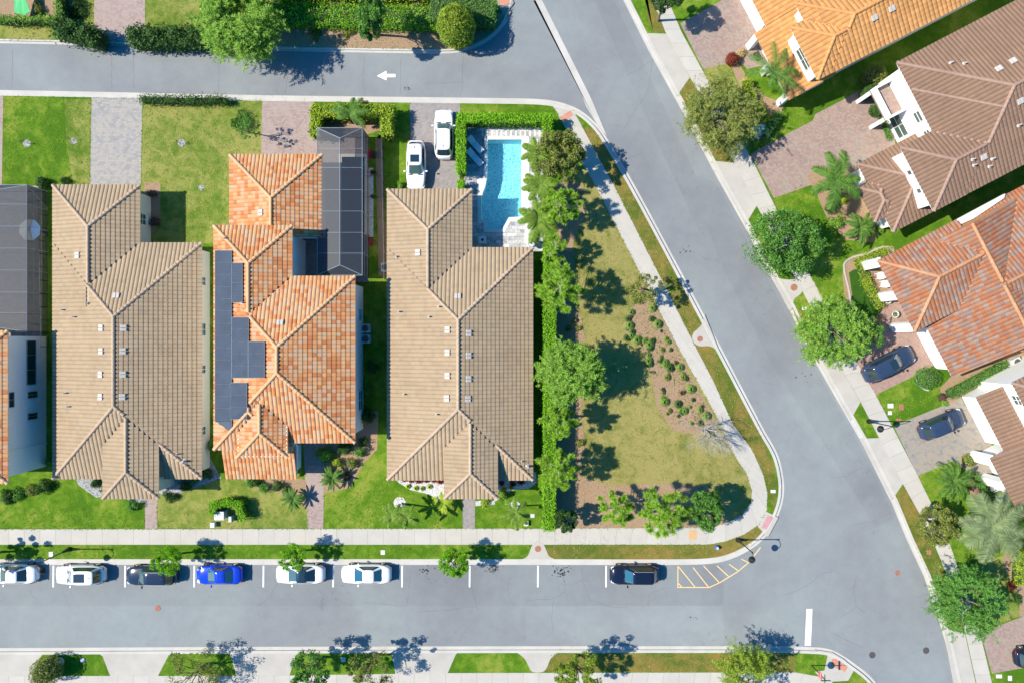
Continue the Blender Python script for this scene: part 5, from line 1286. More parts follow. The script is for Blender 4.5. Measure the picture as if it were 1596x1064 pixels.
topiary(1363, 118, 15, 2.2, 'olive', 'large shaded round bush beside the white balcony', 1500, 81)
topiary(1371, 120, 9, 1.6, 'lime', 'bright clipped bush squeezed between the shaded bush and the balcony', 900, 82, sy=1.4)
topiary(1356, 143, 9, 2.2, 'dark', 'upright dark cone bush left of the balcony pillar', 1100, 83, sx=1.2)
topiary(1369, 171, 10, 1.3, 'dark', 'dark clipped bush at the garage corner of the cocoa roofed house', 1100, 84, sx=1.3)
hedge([[(1378,186),(1388,214)]], 7, .5, 'green', 'narrow clipped strip hedge under the large garage window', 700, 85, leaf=.05)
topiary(1512, 716, 10, .6, 'olive', 'low oval clipped bush on the grey paved driveway edge', 900, 86, sx=1.15)
hedge([[(1523,742),(1543,776)]], 9, .7, 'green', 'low hedge in front of the lower right porch', 900, 87, leaf=.06)
hedge([[(1594,846),(1592,905)]], 14, .9, 'lime', 'yellow hedge at the right edge below the silver palm', 1300, 88)
# ---------- shrubs
k = 0
for px, py, r, h, mt, lb in (
 (1306,345,17,1.0,'bright','bright leafy shrub between the cycad and the big street tree'), (1300,322,15,1.2,'dark','dark variegated shrub below the tall feather palm'),
 (1316,310,12,.8,'lime','lime tuft of shrub at the foot of the tall feather palm'), (1372,358,9,.7,'bright','small bright shrub at the low roof corner of the cocoa house'),
 (1358,366,7,.6,'lime','yellow shrub at the tip of the cycad bed'), (1182,222,9,.6,'bright','small bright shrub by the lamp shadow on the right sidewalk'),
 (1172,205,12,.6,'green','loose shrub at the foot of the olive street tree'), (1470,618,8,.6,'brown','purple shrub at the end of the low green hedge'),
 (1474,628,7,.4,'bright','tiny bright shrub beside the purple shrub'), (1580,912,10,.7,'red','reddish shrub in the right edge bed'),
 (1590,935,9,.6,'dark','dark shrub in the right edge bed'), (1516,758,8,.6,'brown','purple brown shrub beside the lower right cycad'),
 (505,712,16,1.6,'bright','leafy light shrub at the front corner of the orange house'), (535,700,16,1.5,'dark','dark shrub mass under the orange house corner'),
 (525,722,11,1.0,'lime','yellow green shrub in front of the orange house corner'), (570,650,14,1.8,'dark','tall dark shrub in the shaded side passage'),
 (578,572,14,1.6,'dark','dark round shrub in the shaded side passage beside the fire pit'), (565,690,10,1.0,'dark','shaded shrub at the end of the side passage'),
 (410,760,12,1.0,'green','green shrub below the low orange porch roof'), (388,752,10,.9,'green','smaller green shrub under the left end of the orange porch'),
 (430,757,12,1.1,'dark','dark shrub left of the pink path'), (466,740,4,.6,'lime','tiny yellow shrub at the porch edge by the pink path'),
 (146,755,12,1.0,'dark','dark shrub left of the raised entrance roof of the tan house'), (205,788,14,1.0,'green','green shrub in front of the raised entrance roof of the tan house'),
 (262,772,14,1.0,'dark','rounded shrub right of the tan house front path'), (285,758,12,1.1,'dark','dark shrub at the right front of the tan house'),
 (318,738,13,1.2,'dark','dark shrub between the tan and the orange house'), (328,692,12,1.6,'green','tall shrub beside the right wall of the tan house'),
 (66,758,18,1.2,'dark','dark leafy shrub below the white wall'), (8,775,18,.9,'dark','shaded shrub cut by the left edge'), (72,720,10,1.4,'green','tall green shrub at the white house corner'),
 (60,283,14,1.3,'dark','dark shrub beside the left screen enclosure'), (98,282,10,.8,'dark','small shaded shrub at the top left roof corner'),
 (235,300,9,.9,'brown','purple shrub by the tan garage wall'), (238,345,9,.9,'brown','lower purple shrub by the tan garage wall'),
 (622,288,8,.8,'bright','bright shrub beside the white car and the tan garage'), (383,186,26,.35,'green','spreading green ground cover shrub on the patchy lawn'),
 (120,12,20,1.0,'dark','dark shrub mass at the top left of the pink driveway'), (55,10,14,.9,'olive','mixed shrub beside the green cloth'),
 (475,8,14,1.2,'brown','purple shrub at the top edge right of the feathery tree'), (540,22,10,1.3,'brown','reddish shrub sticking out of the bright low hedge'),
 (540,50,14,.5,'olive','low loose shrub in the bark strip of the upper bed'), (490,52,14,.5,'olive','trailing shrub in the bark strip near the feathery tree'),
 (590,212,4,.5,'dark','small dark shrub inside the hedge enclosure'), (562,160,8,.7,'straw','straw coloured shrub in the hedge enclosure'),
 (897,500,6,.4,'olive','upper small shrub in the bare bark patch'), (902,512,6,.4,'olive','middle small shrub in the bare bark patch'), (886,512,6,.4,'olive','lower small shrub in the bare bark patch'),
 (905,690,9,.6,'olive','low shrub between the two lower hedge pines'),(900,305,8,.6,'olive','small shrub at the top of the triangle lawn'),
 (1368,500,12,.5,'straw','dry straw coloured plant beside the red driveway'), (1157,82,11,.6,'straw','dry plume grass fanned out by the amber porch'),
 (512,738,9,.9,'green','green clump of shrub directly above the right cycad'), (548,722,12,1.0,'olive','olive shrub between the yellow shrub and the lawn edge'), (560,705,11,1.3,'green','green shrub at the lawn corner of the side passage'),
 (497,705,9,1.2,'bright','bright shrub touching the pink path under the orange eave'), (540,742,8,.7,'brown','purple brown shrub near the right cycad'), (400,752,9,.8,'dark','dark low shrub in the middle of the orange porch bed'),
 (443,765,9,.8,'fresh','fresh green shrub behind the left cycad'), (160,762,8,.8,'olive','olive shrub beside the raised entrance of the tan house'), (300,750,9,.8,'green','green low shrub in the gravel right of the tan house path'),
 (25,770,14,.9,'green','green shrub in the border under the white house'), (45,764,12,.8,'olive','olive shrub in the border under the white house'), (572,610,10,1.2,'green','slim shrub halfway down the shaded side passage'),
 (782,773,12,1.2,'palm_y','yellow green plant at the right of the raised entrance roof') , (758,783,11,.6,'lime','lime ground plant right of the pool house path')):
    k += 1; shrub(px, py, r, h, mt, lb, n=int(260+r*r*4.6*(.6+h*.5)), seed=100+k, leaf=.065 if mt not in ('palm_y',) else .1)
# flowers and small bed plants
GB = 'small plants in the white gravel bed'
r0 = None
for i, (px, py) in enumerate(((630,746),(641,747),(652,748),(664,748),(676,747),(686,749),(782,752),(799,753),(812,750))):
    if i == 0: r0 = blades(px, py, 6, .45, 'red', 'first red leaved plant from the left in the white gravel bed', 60, 200, 'red_plant', group=GB, w=.035)
    else: x, y = P2(px, py, .2); copy_thing(r0, (x,y,0), i*1.3, ('red leaved plant number %s from the left in the white gravel under the tan eave' % ('zero one two three four five six seven eight nine'.split()[i+1])) , .9+.1*(i%3))
for i, (px, py) in enumerate(((636,757),(648,760),(658,761),(670,758),(785,761),(796,759))):
    if i == 0: g0 = blades(px, py, 5, .3, 'lime', 'leftmost lime rosette along the edge of the white gravel bed', 50, 201, 'lime_plant', group=GB, w=.04)
    else: x, y = P2(px, py, .15); copy_thing(g0, (x,y,0), i*1.7, 'lime rosette number %s from the left on the edge of the white gravel bed' % ('one two three four five six'.split()[i]), .95)
for i, (px, py, s_) in enumerate(((571,186,5),(577,236,5),(578,242,5),(576,376,7))):
    shrub(px, py, s_+1, 1.0, 'pink', ['single crimson bougainvillea near the hedge enclosure','upper crimson bougainvillea in the gravel strip','crimson bougainvillea touching the white stone strip','lowest crimson bougainvillea beside the screen wall'][i], n=240, seed=220+i, name='flowering_shrub')
shrub(580, 268, 5, .5, 'red', 'dark red plant in the middle of the stone strip', 160, 230, name='plant', cat='plant'); shrub(580, 306, 4, .5, 'brown', 'brown plant lower in the stone strip', 140, 231, name='plant', cat='plant')
# planted bed in the triangle
BP = [(984,487),(979,497),(981,507),(986,517),(983,527),(993,530),(1000,537),(1012,537),(1017,531),(1011,553),(1014,567),(1020,580),(1017,480),(1020,497),(1025,505),(1031,516),(1042,533),(1046,545),(1031,556),(1037,564),(1054,566),(1060,572),(1046,570),(1065,583),(1070,590),(1040,588),(1075,603),(1067,611),(1034,612),(1081,623),(1036,626),(1057,629),(1044,640),(1076,634),(1095,633),(1101,648),(1058,648),(1078,660),(1092,659),(1026,563),(1067,640)]
GT = 'lily plants in the bark bed of the triangle lawn'
rT = random.Random(9); BP += [(BP[i][0]+rT.uniform(-6,6), BP[i][1]+rT.uniform(-7,7)) for i in range(0, len(BP), 2)]+[(BP[i][0]+rT.uniform(-5,5), BP[i][1]+rT.uniform(-5,5)) for i in range(1, 30, 3)]; proto = [blades(*BP[0], 6.5, .38, 'fresh', 'topmost strap leaved plant in the bark bed of the triangle lawn', 130, 240, 'lily_plant', group=GT), blades(*BP[1], 6, .34, 'dark', 'second strap leaved plant from the top in the bark bed of the triangle lawn', 130, 241, 'lily_plant', group=GT),
  blades(1032, 545, 5, .3, 'olive', 'dull olive strap leaved plant at the middle of the triangle bark bed', 90, 242, 'lily_plant', group=GT), blades(1062, 612, 4.5, .25, 'brown', 'brownish strap leaved plant low in the middle of the triangle bark bed', 80, 243, 'lily_plant', group=GT)]
for i, (px, py) in enumerate(BP[2:]):
    x, y = P2(px, py, .2); copy_thing(proto[[0,1,2,0,3,0,1][i % 7]], (x,y,0), rT.uniform(0,6), 'strap leaved plant growing among others in the bark bed of the triangle lawn', rT.uniform(.5,1.3))

# ---------- loose tufts that roughen the turf and its edges, and fallen leaves (nobody could count them)
def inside(px, py, poly):
    c = np.zeros(len(px), bool); n = len(poly)
    for i in range(n):
        x1, y1 = poly[i]; x2, y2 = poly[(i+1)%n]
        c ^= ((y1 > py) != (y2 > py)) & (px < (x2-x1)*(py-y1)/((y2-y1) or 1e-9)+x1)
    return c
def scatter(name, polys, dens, mat, size, seed, z=.02, holes=()):
    rng = np.random.default_rng(seed); Q = []
    for poly in polys:
        xs = [p[0] for p in poly]; ys = [p[1] for p in poly]; n = int((max(xs)-min(xs))*(max(ys)-min(ys))/S/S*dens)
        x = rng.uniform(min(xs), max(xs), n); y = rng.uniform(min(ys), max(ys), n); k = inside(x, y, poly)
        for h in holes: k &= ~inside(x, y, h)
        Q.append(np.stack([(x[k]-798)/S, -(y[k]-532)/S, np.full(k.sum(), z)], 1))
    Q = np.concatenate(Q); Q[:,2] += rng.uniform(0, .02, len(Q)); nr = np.tile(np.array((0,0,1.0)), (len(Q),1))
    o = mesh(name, leaf_quads(Q, size, rng, 2.2, nr, 1.0, .45), qf(len(Q)), mat); o['kind'] = 'stuff'; return o
L['turf_g'] = leaf_mat('turf_blades_green', (.06, .15, .01), (.115, .22, .018), (.24, .29, .05), .25)
L['turf_d'] = leaf_mat('turf_blades_dry', (.13, .17, .03), (.23, .23, .07), (.38, .33, .14), .25)
L['litter'] = leaf_mat('leaf_litter', (.12, .07, .03), (.2, .14, .06), (.14, .2, .05), .1)
BEDT = [(980,482),(972,516),(998,543),(1014,577),(1023,629),(1037,652),(1050,670),(1095,675),(1118,665),(1086,603),(1050,531),(1028,489),(1012,470)]
scatter('grass_tufts', [[(5,155),(142,155),(140,288),(5,288)],[(0,790),(225,795),(225,823),(0,823)],[(507,772),(600,752),(720,792),(720,823),(507,823)],[(0,849),(822,849),(815,870),(0,870)],[(742,790),(842,790),(842,822),(742,822)],
  [(1150,215),(1200,180),(1262,180),(1262,188),(1172,236)],[(1208,310),(1250,282),(1300,370),(1330,395),(1316,410),(1325,480),(1290,480),(1240,400)],[(1366,615),(1428,586),(1470,610),(1466,632),(1392,662)],[(1432,742),(1484,718),(1530,800),(1500,890)]], 11, L['turf_g'], .085, 301)
scatter('grass_tufts', [[(224,160),(405,160),(405,238),(358,240),(358,350),(300,376),(224,288)],[(915,262),(1090,560),(1164,720),(1172,765),(1130,790),(1100,752),(912,740),(912,530),(890,450),(905,300)],[(246,790),(478,792),(478,823),(246,823)],
  [(860,849),(1103,849),(1160,833),(1182,822),(1172,848),(1140,864),(860,870)],[(905,195),(930,207),(985,302),(1112,545),(1188,682),(1206,730),(1208,790),(1196,765),(1139,656),(1087,550),(945,270)],[(228,0),(330,0),(330,44),(228,44)],[(0,45),(90,45),(90,64),(0,64)],
  [(1077,122),(1130,92),(1165,165),(1120,140)],[(1060,147),(1074,123),(1143,252),(1117,250)],[(1410,755),(1434,803),(1502,985),(1480,978),(1424,845)],[(860,1019),(1240,1019),(1240,1046),(850,1046)]], 11, L['turf_d'], .085, 302, holes=(BEDT, W2i+W2o[::-1], [(1080,508),(1098,490),(1128,552),(1104,541),(1082,536)]))
scatter('bed_weeds', [[(985,490),(1012,478),(1050,533),(1086,605),(1112,662),(1090,670),(1054,664),(1030,625),(1022,580),(1000,545)]], 9, L['olive'], .10, 306, z=.05)
scatter('mulch_chips', [BEDT, [(868,290),(903,290),(893,380),(884,470),(912,530),(912,690),(905,742),(1102,757),(1128,785),(1128,812),(1100,821),(868,821)],[(440,50),(690,50),(690,74),(440,74)]], 14, L['litter'], .06, 303, z=.018)
def edge_fringe(name, lines, per_m, mat, size, jit, seed):
    rng = np.random.default_rng(seed); Q = []
    for ln in lines:
        for a, b in zip(ln[:-1], ln[1:]):
            if max(abs(a[0]-798), abs(b[0]-798)) > 1000 or max(abs(a[1]-532), abs(b[1]-532)) > 800:
                continue
            A = np.array(P2(*a)); B = np.array(P2(*b)); n = max(1, int(np.linalg.norm(B-A)*per_m)); t = rng.uniform(0, 1, n)[:,None]
            Q.append(np.concatenate([A+(B-A)*t+rng.normal(size=(n,2))*jit*np.where(rng.uniform(size=(n,1)) < .2, 2.2, 1), np.full((n,1), .028)], 1))
    Q = np.concatenate(Q); nr = np.tile(np.array((0,0,1.0)), (len(Q),1)); o = mesh(name, leaf_quads(Q, size, rng, 2.4, nr, 1, .5), qf(len(Q)), mat); o['kind'] = 'stuff'
edge_fringe('edge_grass', [W2i[1:], [p for p in W2o if p[0] > 0 and not (815 < p[0] < 862)], offs(K1s, -6.2), [(142,152),(140,288)],[(222,156),(220,288)],[(639,162),(639,290)],[(226,786),(226,823)],[(245,786),(245,823)],[(505,770),(504,823)],[(480,792),(480,823)],[(721,785),(721,823)],[(741,790),(741,823)],
   [(1016,0),(1038,52)],[(1087,142),(1145,253)],[(1112,142),(1130,178)],[(1206,316),(1256,417),(1292,483)],[(1366,617),(1392,662)],[(1434,801),(1505,985)],[(1452,785),(1499,900)],[(0,150),(222,154),(409,157)],[(866,290),(866,822)]], 9, L['turf_g'], .07, .035, 304)
rngL = np.random.default_rng(305); q_ = []
for cx, cy, sx_, sy_, n in ((440,90,40,18,50),(1110,240,25,40,50),(1230,430,30,30,60),(1000,480,40,30,60),(700,895,30,10,40),(470,930,60,20,20),(600,1000,60,10,40),(930,1000,60,10,40),(1170,1000,50,10,40),(1180,700,25,40,40),(400,150,80,3,30),(900,835,60,8,50),(1480,900,15,40,40),(300,1000,60,8,30)):
    x = rngL.normal(cx, sx_, n); y = rngL.normal(cy, sy_, n); q_.append(np.stack([(x-798)/S, -(y-532)/S, np.full(n, .035)], 1))
q_ = np.concatenate(q_); o = mesh('fallen_leaves', leaf_quads(q_, .05, rngL, 1.8, np.tile(np.array((0,0,1.0)), (len(q_),1)), 1, .3), qf(len(q_)), L['litter']); o['kind'] = 'stuff'

# ================================================================== CARS
def superring(x0, x1, w, z, n=32, p=3.2, cx=None):
    cx = (x0+x1)/2; a = (x1-x0)/2; out = []
    for i in range(n):
        t = 2*pi*i/n+pi/n; c, s = cos(t), sin(t)
        out.append((cx+a*math.copysign(abs(c)**(2/p), c), w*math.copysign(abs(s)**(2/p), s), z))
    return out
def car(px, py, rz, kind, pmat, label, length=4.7, width=1.84, sunroof=None, rails=False, glassroof=False, dark_top=False, glass='car_glass', spoiler=False):
    x, y = P2(px, py); t = thing('parked_car', label, 'car', (x, y, car_z), radians(rz), 'parked cars'); Lh = length/2; W = width/2; suv = kind == 'suv'
    H_ = 1.70 if suv else 1.43; belt = 1.02 if suv else .92
    # lower body: lofted stations
    xs = np.concatenate([np.linspace(-1, -.86, 6), np.linspace(-.8, .8, 18), np.linspace(.86, 1, 6)]); V = []; F = []; ns = 15
    for u in xs:
        w = W*(1-abs(u)**6*.34-(.05*max(0,u)**2)); w *= (1-.035*max(0,-u)**2)
        cap = math.sqrt(max(0, 1-abs(u)**14)); 
        hood = (.98 if suv else .84)-.16*max(0,(u-.35)/.65)**2-(.12)*(max(0,u-.8)/.2)**2
        zt = belt if -.62 < u < .22 else None
        if u >= .22: zt = hood+(belt-hood)*max(0, 1-(u-.22)/.22)
        elif u <= -.62: f = (-u-.62)/.38; zt = belt+(.02 if suv else .06)-.10*f**2 if not suv else belt-.08*f**2
        zt2 = .62+(zt-.62)*cap; zb = .20+.10*abs(u)**8; wc = w*(.90+.10*cap)
        prof = [(-.82,zb),(-.95,zb+.06),(-1.0,.42),(-1.0,.60),(-.985,.72),(-.93,zt2-.05),(-.80,zt2),(0,zt2+.035)]
        pr = [(a,b) for a,b in prof]+[(-a,b) for a,b in prof[-2::-1]]
        for a, b in pr: V.append((u*Lh, a*wc, b))
    m = len(pr)
    for i in range(len(xs)-1):
        for j in range(m-1): F.append((i*m+j, i*m+j+1, (i+1)*m+j+1, (i+1)*m+j))
        F.append((i*m+m-1, i*m, (i+1)*m, (i+1)*m+m-1))
    F.append(tuple(range(m-1,-1,-1))); F.append(tuple((len(xs)-1)*m+j for j in range(m)))
    F = [f[::-1] for f in F]
    b = mesh('body', V, F, M[pmat], t, smooth=True, local=True)
    # greenhouse
    if suv: xb0, xb1, xr0, xr1, wr = -.90*Lh, .42*Lh, -.74*Lh, .12*Lh, W*.72
    else: xb0, xb1, xr0, xr1, wr = -.70*Lh, .46*Lh, -.36*Lh, .10*Lh, W*.66
    wb = W*.90; n = 40; R0 = superring(xb0, xb1, wb, belt-.03, n, 4.5); R1 = superring(xr0, xr1, wr, H_-.07, n, 5); R2 = superring(xr0+.05, xr1-.05, wr-.07, H_-.015, n, 5); R3 = superring(xr0+.4, xr1-.4, wr*.45, H_, n, 3)
    ang = [2*pi*(i+1)/n for i in range(n)]
    parts = {'windshield': [], 'rear_window': [], 'side_window': [], 'pillar': []}
    for i in range(n):
        j = (i+1) % n; mx = ((R0[i][0]+R0[j][0])/2-(xb0+xb1)/2)/((xb1-xb0)/2); my = (R0[i][1]+R0[j][1])/2/wb
        fx = abs(mx); fy = abs(my)
        if fx > .93 and fy < .86: key = 'windshield' if mx > 0 else 'rear_window'
        elif fy > .93 and fx < .80: key = 'side_window'
        else: key = 'pillar'
        parts[key].append((i, j))
    def ring_band(pairs, A, B):
        V = A+B; F = [(i, j, n+j, n+i) for i, j in pairs]; used = sorted({v for f in F for v in f}); m_ = {v: k for k, v in enumerate(used)}
        return [V[v] for v in used], [tuple(m_[v] for v in f) for f in F]
    for key in ('windshield', 'rear_window'):
        V, F = ring_band(parts[key], R0, R1); mesh(key, V, F, M[glass if (glass != 'car_glass' or key == 'rear_window') else 'car_glass_front'], t, smooth=True, local=True)
    for sd in (1, -1):
        V, F = ring_band([q for q in parts['side_window'] if R0[q[0]][1]*sd > 0], R0, R1); mesh('side_window', V, F, M['car_glass'], t, smooth=True, local=True)
    xm = (xb0+xb1)/2
    for a_ in (1, -1):
        for b_ in (1, -1):
            V, F = ring_band([q for q in parts['pillar'] if (R0[q[0]][0]+R0[q[1]][0]-2*xm)*a_ > 0 and (R0[q[0]][1]+R0[q[1]][1])*b_ > 0], R0, R1); mesh('pillar', V, F, M[pmat], t, smooth=True, local=True)
    V = R1+R2+R3; F = [(k*n+i, k*n+(i+1)%n, (k+1)*n+(i+1)%n, (k+1)*n+i) for k in range(2) for i in range(n)]+[tuple(2*n+i for i in range(n))]
    rf = mesh('roof', V, F, M['car_glass' if glassroof else pmat], t, smooth=True, local=True)
    if sunroof: MB().prism([(sunroof[0]*Lh,-wr*.62),(sunroof[1]*Lh,-wr*.62),(sunroof[1]*Lh,wr*.62),(sunroof[0]*Lh,wr*.62)], H_-.03, H_+.012).build('sunroof', M['car_glass'], rf, local=True)
    if rails:
        for s in (-1,1):
            q = MB(); q.tube((xr0+.1, s*(wr-.06), H_+.04), (xr1-.1, s*(wr-.06), H_+.03), .025); 
            for xx in (xr0+.12, (xr0+xr1)/2, xr1-.12): q.tube((xx, s*(wr-.06), H_-.06), (xx, s*(wr-.06), H_+.03), .022)
            q.build('roof_rail', M['grey_metal'], t, local=True)
    q = MB(); q.obox((xr0+.35, 0, H_+.03), (.09,0,0), (0,.018,0), (0,0,.035)); q.build('aerial', M['plastic_black'], t, local=True)
    for s in (-1, 1):
        q = MB(); q.obox((.30*Lh, s*(W+.10), belt+.03), (.07,0.0,0), (0,.11,0), (0,0,.07)); o = q.build('side_mirror', M[pmat if pmat != 'car_slate' else 'plastic_black'], t, local=True); bevel(o, .03, 2)
        for sx in (1, -1):
            cx = .62*Lh*sx-(.02*Lh); wm = MB(); r = .36 if suv else .33
            for (ra, y0, y1, mm, nm) in ((r, W-.24, W-.0, 'tyre', 'wheel'),):
                wm = MB(); wm.tube((cx, s*(W-.24), r), (cx, s*(W+.012), r), r, r, 20); wo = wm.build(nm, M['tyre'], t, local=True)
                rm = MB(); rm.tube((cx, s*(W-.05), r), (cx, s*(W+.022), r), r*.66, r*.6, 12); rm.build('rim', M['rim'], wo, local=True)
        q = MB(); q.obox((.90*Lh, s*W*.68, .66), (.14,s*-.06,0), (0,.17,0), (0,0,.06)); bevel(q.build('headlight', M['lamp_clear'], t, local=True), .03)
        q = MB(); q.obox((-.965*Lh, s*W*.72, .78 if suv else .72), (.03,s*.02,0), (0,.12,0), (0,0,.06)); bevel(q.build('taillight', M['lamp_red'], t, local=True), .03)
    q = MB(); q.obox((.955*Lh, 0, .50), (.10,0,0), (0,W*.5,0), (0,0,.10)); q.build('grille', M['plastic_black'], t, local=True)
    q = MB(); q.obox((.43*Lh, 0, belt-.045 if suv else belt-.05), (.05,0,0), (0,W*.74,0), (0,0,.03)); q.build('wiper_cowl', M['plastic_black'], t, local=True)
    if spoiler: q = MB(); q.obox((xr0-.02, 0, H_-.05), (.12,0,0), (0,wr*.9,0), (0,0,.02)); q.build('spoiler', M[pmat], t, local=True)
    return t
car_z = Z_ROAD+.004
car(27, 891, 180, 'sedan', 'car_white', 'white saloon cut by the left edge under the street lamp', 4.7)
car(131, 892, 180, 'suv', 'car_white', 'white parked estate car with a large dark sunroof in the second bay from the left', 4.75, sunroof=(-.42,.02))
car(241, 893, 180, 'suv', 'car_navy', 'dark navy parked car half hidden under the young bright green tree', 4.9, rails=True)
car(346, 892, 180, 'sedan', 'car_blue', 'vivid blue hatchback in the parking row', 4.45, glass='car_glass_blue')
car(471, 891, 180, 'sedan', 'car_white', 'white saloon with an all dark glass roof under the sparse young tree', 4.7, glassroof=True)
car(573, 891, 180, 'sedan', 'car_white', 'white saloon with a plain white roof, rightmost of the white cars in the parking row', 4.8, glass='car_glass_blue')
car(987, 892, 180, 'suv', 'car_black', 'lone black car with silver roof rails next to the yellow hatched area', 4.7, rails=True, glass='car_glass_blue')
car_z = .014
car(650, 260, 270, 'suv', 'car_white', 'white car with a sunroof facing the tan garage door on the driveway', 4.75, 1.9, sunroof=(-.30,.0), rails=False)
car(693, 213, 90, 'suv', 'car_white', 'white car without sunroof facing the upper road beside the pool hedge', 4.75, 1.9, rails=True)
car(1379, 567, 27, 'suv', 'car_slate', 'large slate blue car with roof glass on the red paver driveway', 5.25, 2.0, sunroof=(-.12,.14), rails=False)
car(1461, 660, 23, 'suv', 'car_slate', 'dark blue car on the grey driveway of the lower right house', 4.5, 1.85)
car(1612, 1016, 8, 'suv', 'car_black', 'dark car on the pink driveway cut by the right edge', 4.8, 1.9)

# ================================================================== POOLS AND SCREEN CAGES
def poly_xy(pts, z=0): return [P2(px, py, z) for px, py in pts]
def pool(name, label, poly, depth, wmat, fmat, level=-.08):
    x, y = P2(*poly[0]); t = thing(name, label, 'pool', (x, y, 0)); pts = poly_xy(poly); n = len(pts)
    A = sum(pts[i][0]*pts[(i+1)%n][1]-pts[(i+1)%n][0]*pts[i][1] for i in range(n))
    if A < 0: pts = pts[::-1]
    V = [(a,b,.03) for a,b in pts]+[(a,b,-depth) for a,b in pts]
    mesh('basin', V, [((i+1)%n, i, n+i, n+(i+1)%n)[::-1] for i in range(n)]+[tuple(n+i for i in range(n))], M[fmat], t)
    mesh('water', [(a,b,level) for a,b in pts], [tuple(range(n))], M[wmat], t)
    return t, pts

pool('swimming_pool', 'bright blue swimming pool between the tan roofed house and the palms', PL, 1.5, 'water', 'pool_floor')
pool('swimming_pool', 'deep blue swimming pool under the dark screen enclosure', PL2, 1.5, 'water_deep', 'pool_dark')
holed('pool_terrace', [(723,190),(846,190),(846,392),(733,392),(733,300),(723,300)], .012, M['pave_pool'], (PL,))
_c = PL+[PL[0]]
def closed_ring(pts, d):
    w = [np.array(P2(*p)) for p in pts]; n = len(w); out = []
    for i in range(n):
        e1 = w[i]-w[i-1]; e2 = w[(i+1)%n]-w[i]; e1 /= np.linalg.norm(e1); e2 /= np.linalg.norm(e2)
        n1 = np.array((-e1[1],e1[0])); n2 = np.array((-e2[1],e2[0])); out.append(w[i]+(n1+n2)*d/(1+float(n1@n2)))
    return w, out
def coping(pts, d, z=.035, zb=-.06):
    a, b = closed_ring(pts, d); n = len(a); V = [(*p,z) for p in a]+[(*p,z) for p in b]+[(*p,zb) for p in a]+[(*p,zb) for p in b]; F = []
    for i in range(n):
        j = (i+1)%n; F += [(i,j,n+j,n+i),(2*n+i,2*n+j,j,i),(n+i,n+j,3*n+j,3*n+i)]
    struct(mesh('pool_coping', V, F, M['coping']))
coping(PL, .33); coping(PL2, .3)
sheet('pool_coping', [(744,278),(752,278),(752,306),(744,306)], .036, M['coping'], .1)
for i in range(13): 
    x0 = 751+i*7.4; sheet('pool_coping', [(x0,203),(x0+2.4,203),(x0+2.4,213),(x0,213)], .030, M['coping'], .02)
sheet('pool_coping', [(748,199.5),(846,199.5),(846,203),(748,203)], .030, M['coping'], .02)
sheet('pool_coping', [(818,213),(824,213),(824,380),(818,380)], .027, M['coping'], .02)

def cage(name, label, x0, x1, y0, y1, he, hr, xr, beams, wall_x=True, walls=('r','t')):
    """display pixels at eave height he; ridge at display x xr, height hr"""
    q = lambda x, y, h: np.array(P(x, y, h)); t = thing(name, label, 'enclosure', (*P2(x1, y1, he), 0)); fr = MB(); V = []; F = []
    def face(*p): i = len(V); V.extend(p); F.append(tuple(range(i, i+len(p))))
    TL_, TR, BR, BL = q(x0,y0,he), q(x1,y0,he), q(x1,y1,he), q(x0,y1,he); d = 16
    RT, RB = q(xr, y0+d, hr), q(xr, y1-d, hr)
    face(TL_, TR, RT); face(TR, BR, RB, RT); face(BR, BL, RB); face(BL, TL_, RT, RB)
    for a, b in ((TL_,TR),(TR,BR),(BR,BL),(BL,TL_),(RT,RB),(TL_,RT),(TR,RT),(BR,RB),(BL,RB)): fr.tube(a, b, .035, n=4)
    g = lambda p: np.array((p[0], p[1], 0.0))
    if 'r' in walls: face(TR, BR, g(BR), g(TR))
    if 't' in walls: face(TL_, TR, g(TR), g(TL_))
    for f in beams:
        a = TL_+(BL-TL_)*f; b = TR+(BR-TR)*f; r = RT+(RB-RT)*min(1, max(0, (f*(y1-y0)-d)/(y1-y0-2*d)))
        fr.tube(a, r, .02, n=4); fr.tube(r, b, .02, n=4)
        if 'r' in walls: fr.tube(b, g(b), .035, n=4)
    if 'r' in walls:
        for h in (.9, 2.0): m = np.array((0,0,h)); fr.tube(g(TR)+m, g(BR)+m, .022, n=4)
        a = TR+(BR-TR)*beams[0]; fr.tube(TR, g(a), .02, n=4)
    if 't' in walls:
        for f in (0,.33,.66,1): p = TL_+(TR-TL_)*f; fr.tube(p, g(p), .035, n=4)
        fr.tube(g(TL_)+np.array((0,0,1.)), g(TR)+np.array((0,0,1.)), .022, n=4)
    fr.build('frame', M['cage_metal'], t); mesh('screen', V, F, M['screen'], t); return t
M['cage_metal'] = plain('bronze_aluminium', (.30, .33, .35), .5, .2)
cage('screen_enclosure', 'dark screened pool enclosure attached to the orange roofed house', 494.5, 564.7, 199.5, 429, 3.0, 3.5, 530, [.14,.27,.42,.565,.71,.85])
cage('screen_enclosure', 'large dark screened enclosure at the left edge behind the white house', -150, 42, 288.5, 517, 2.9, 3.6, -60, [.13,.28,.43,.58,.73,.87])
sheet('patio', [(-150,290),(66,290),(66,540),(-150,540)], .012, M['pave_grey'])
sheet('gravel_bed', [(574,262),(582,262),(582,370),(574,370)], .014, M['white_gravel'])
sheet('garden_path', [(585,215),(596,215),(604,430),(590,430)], .006, M['mulch'])
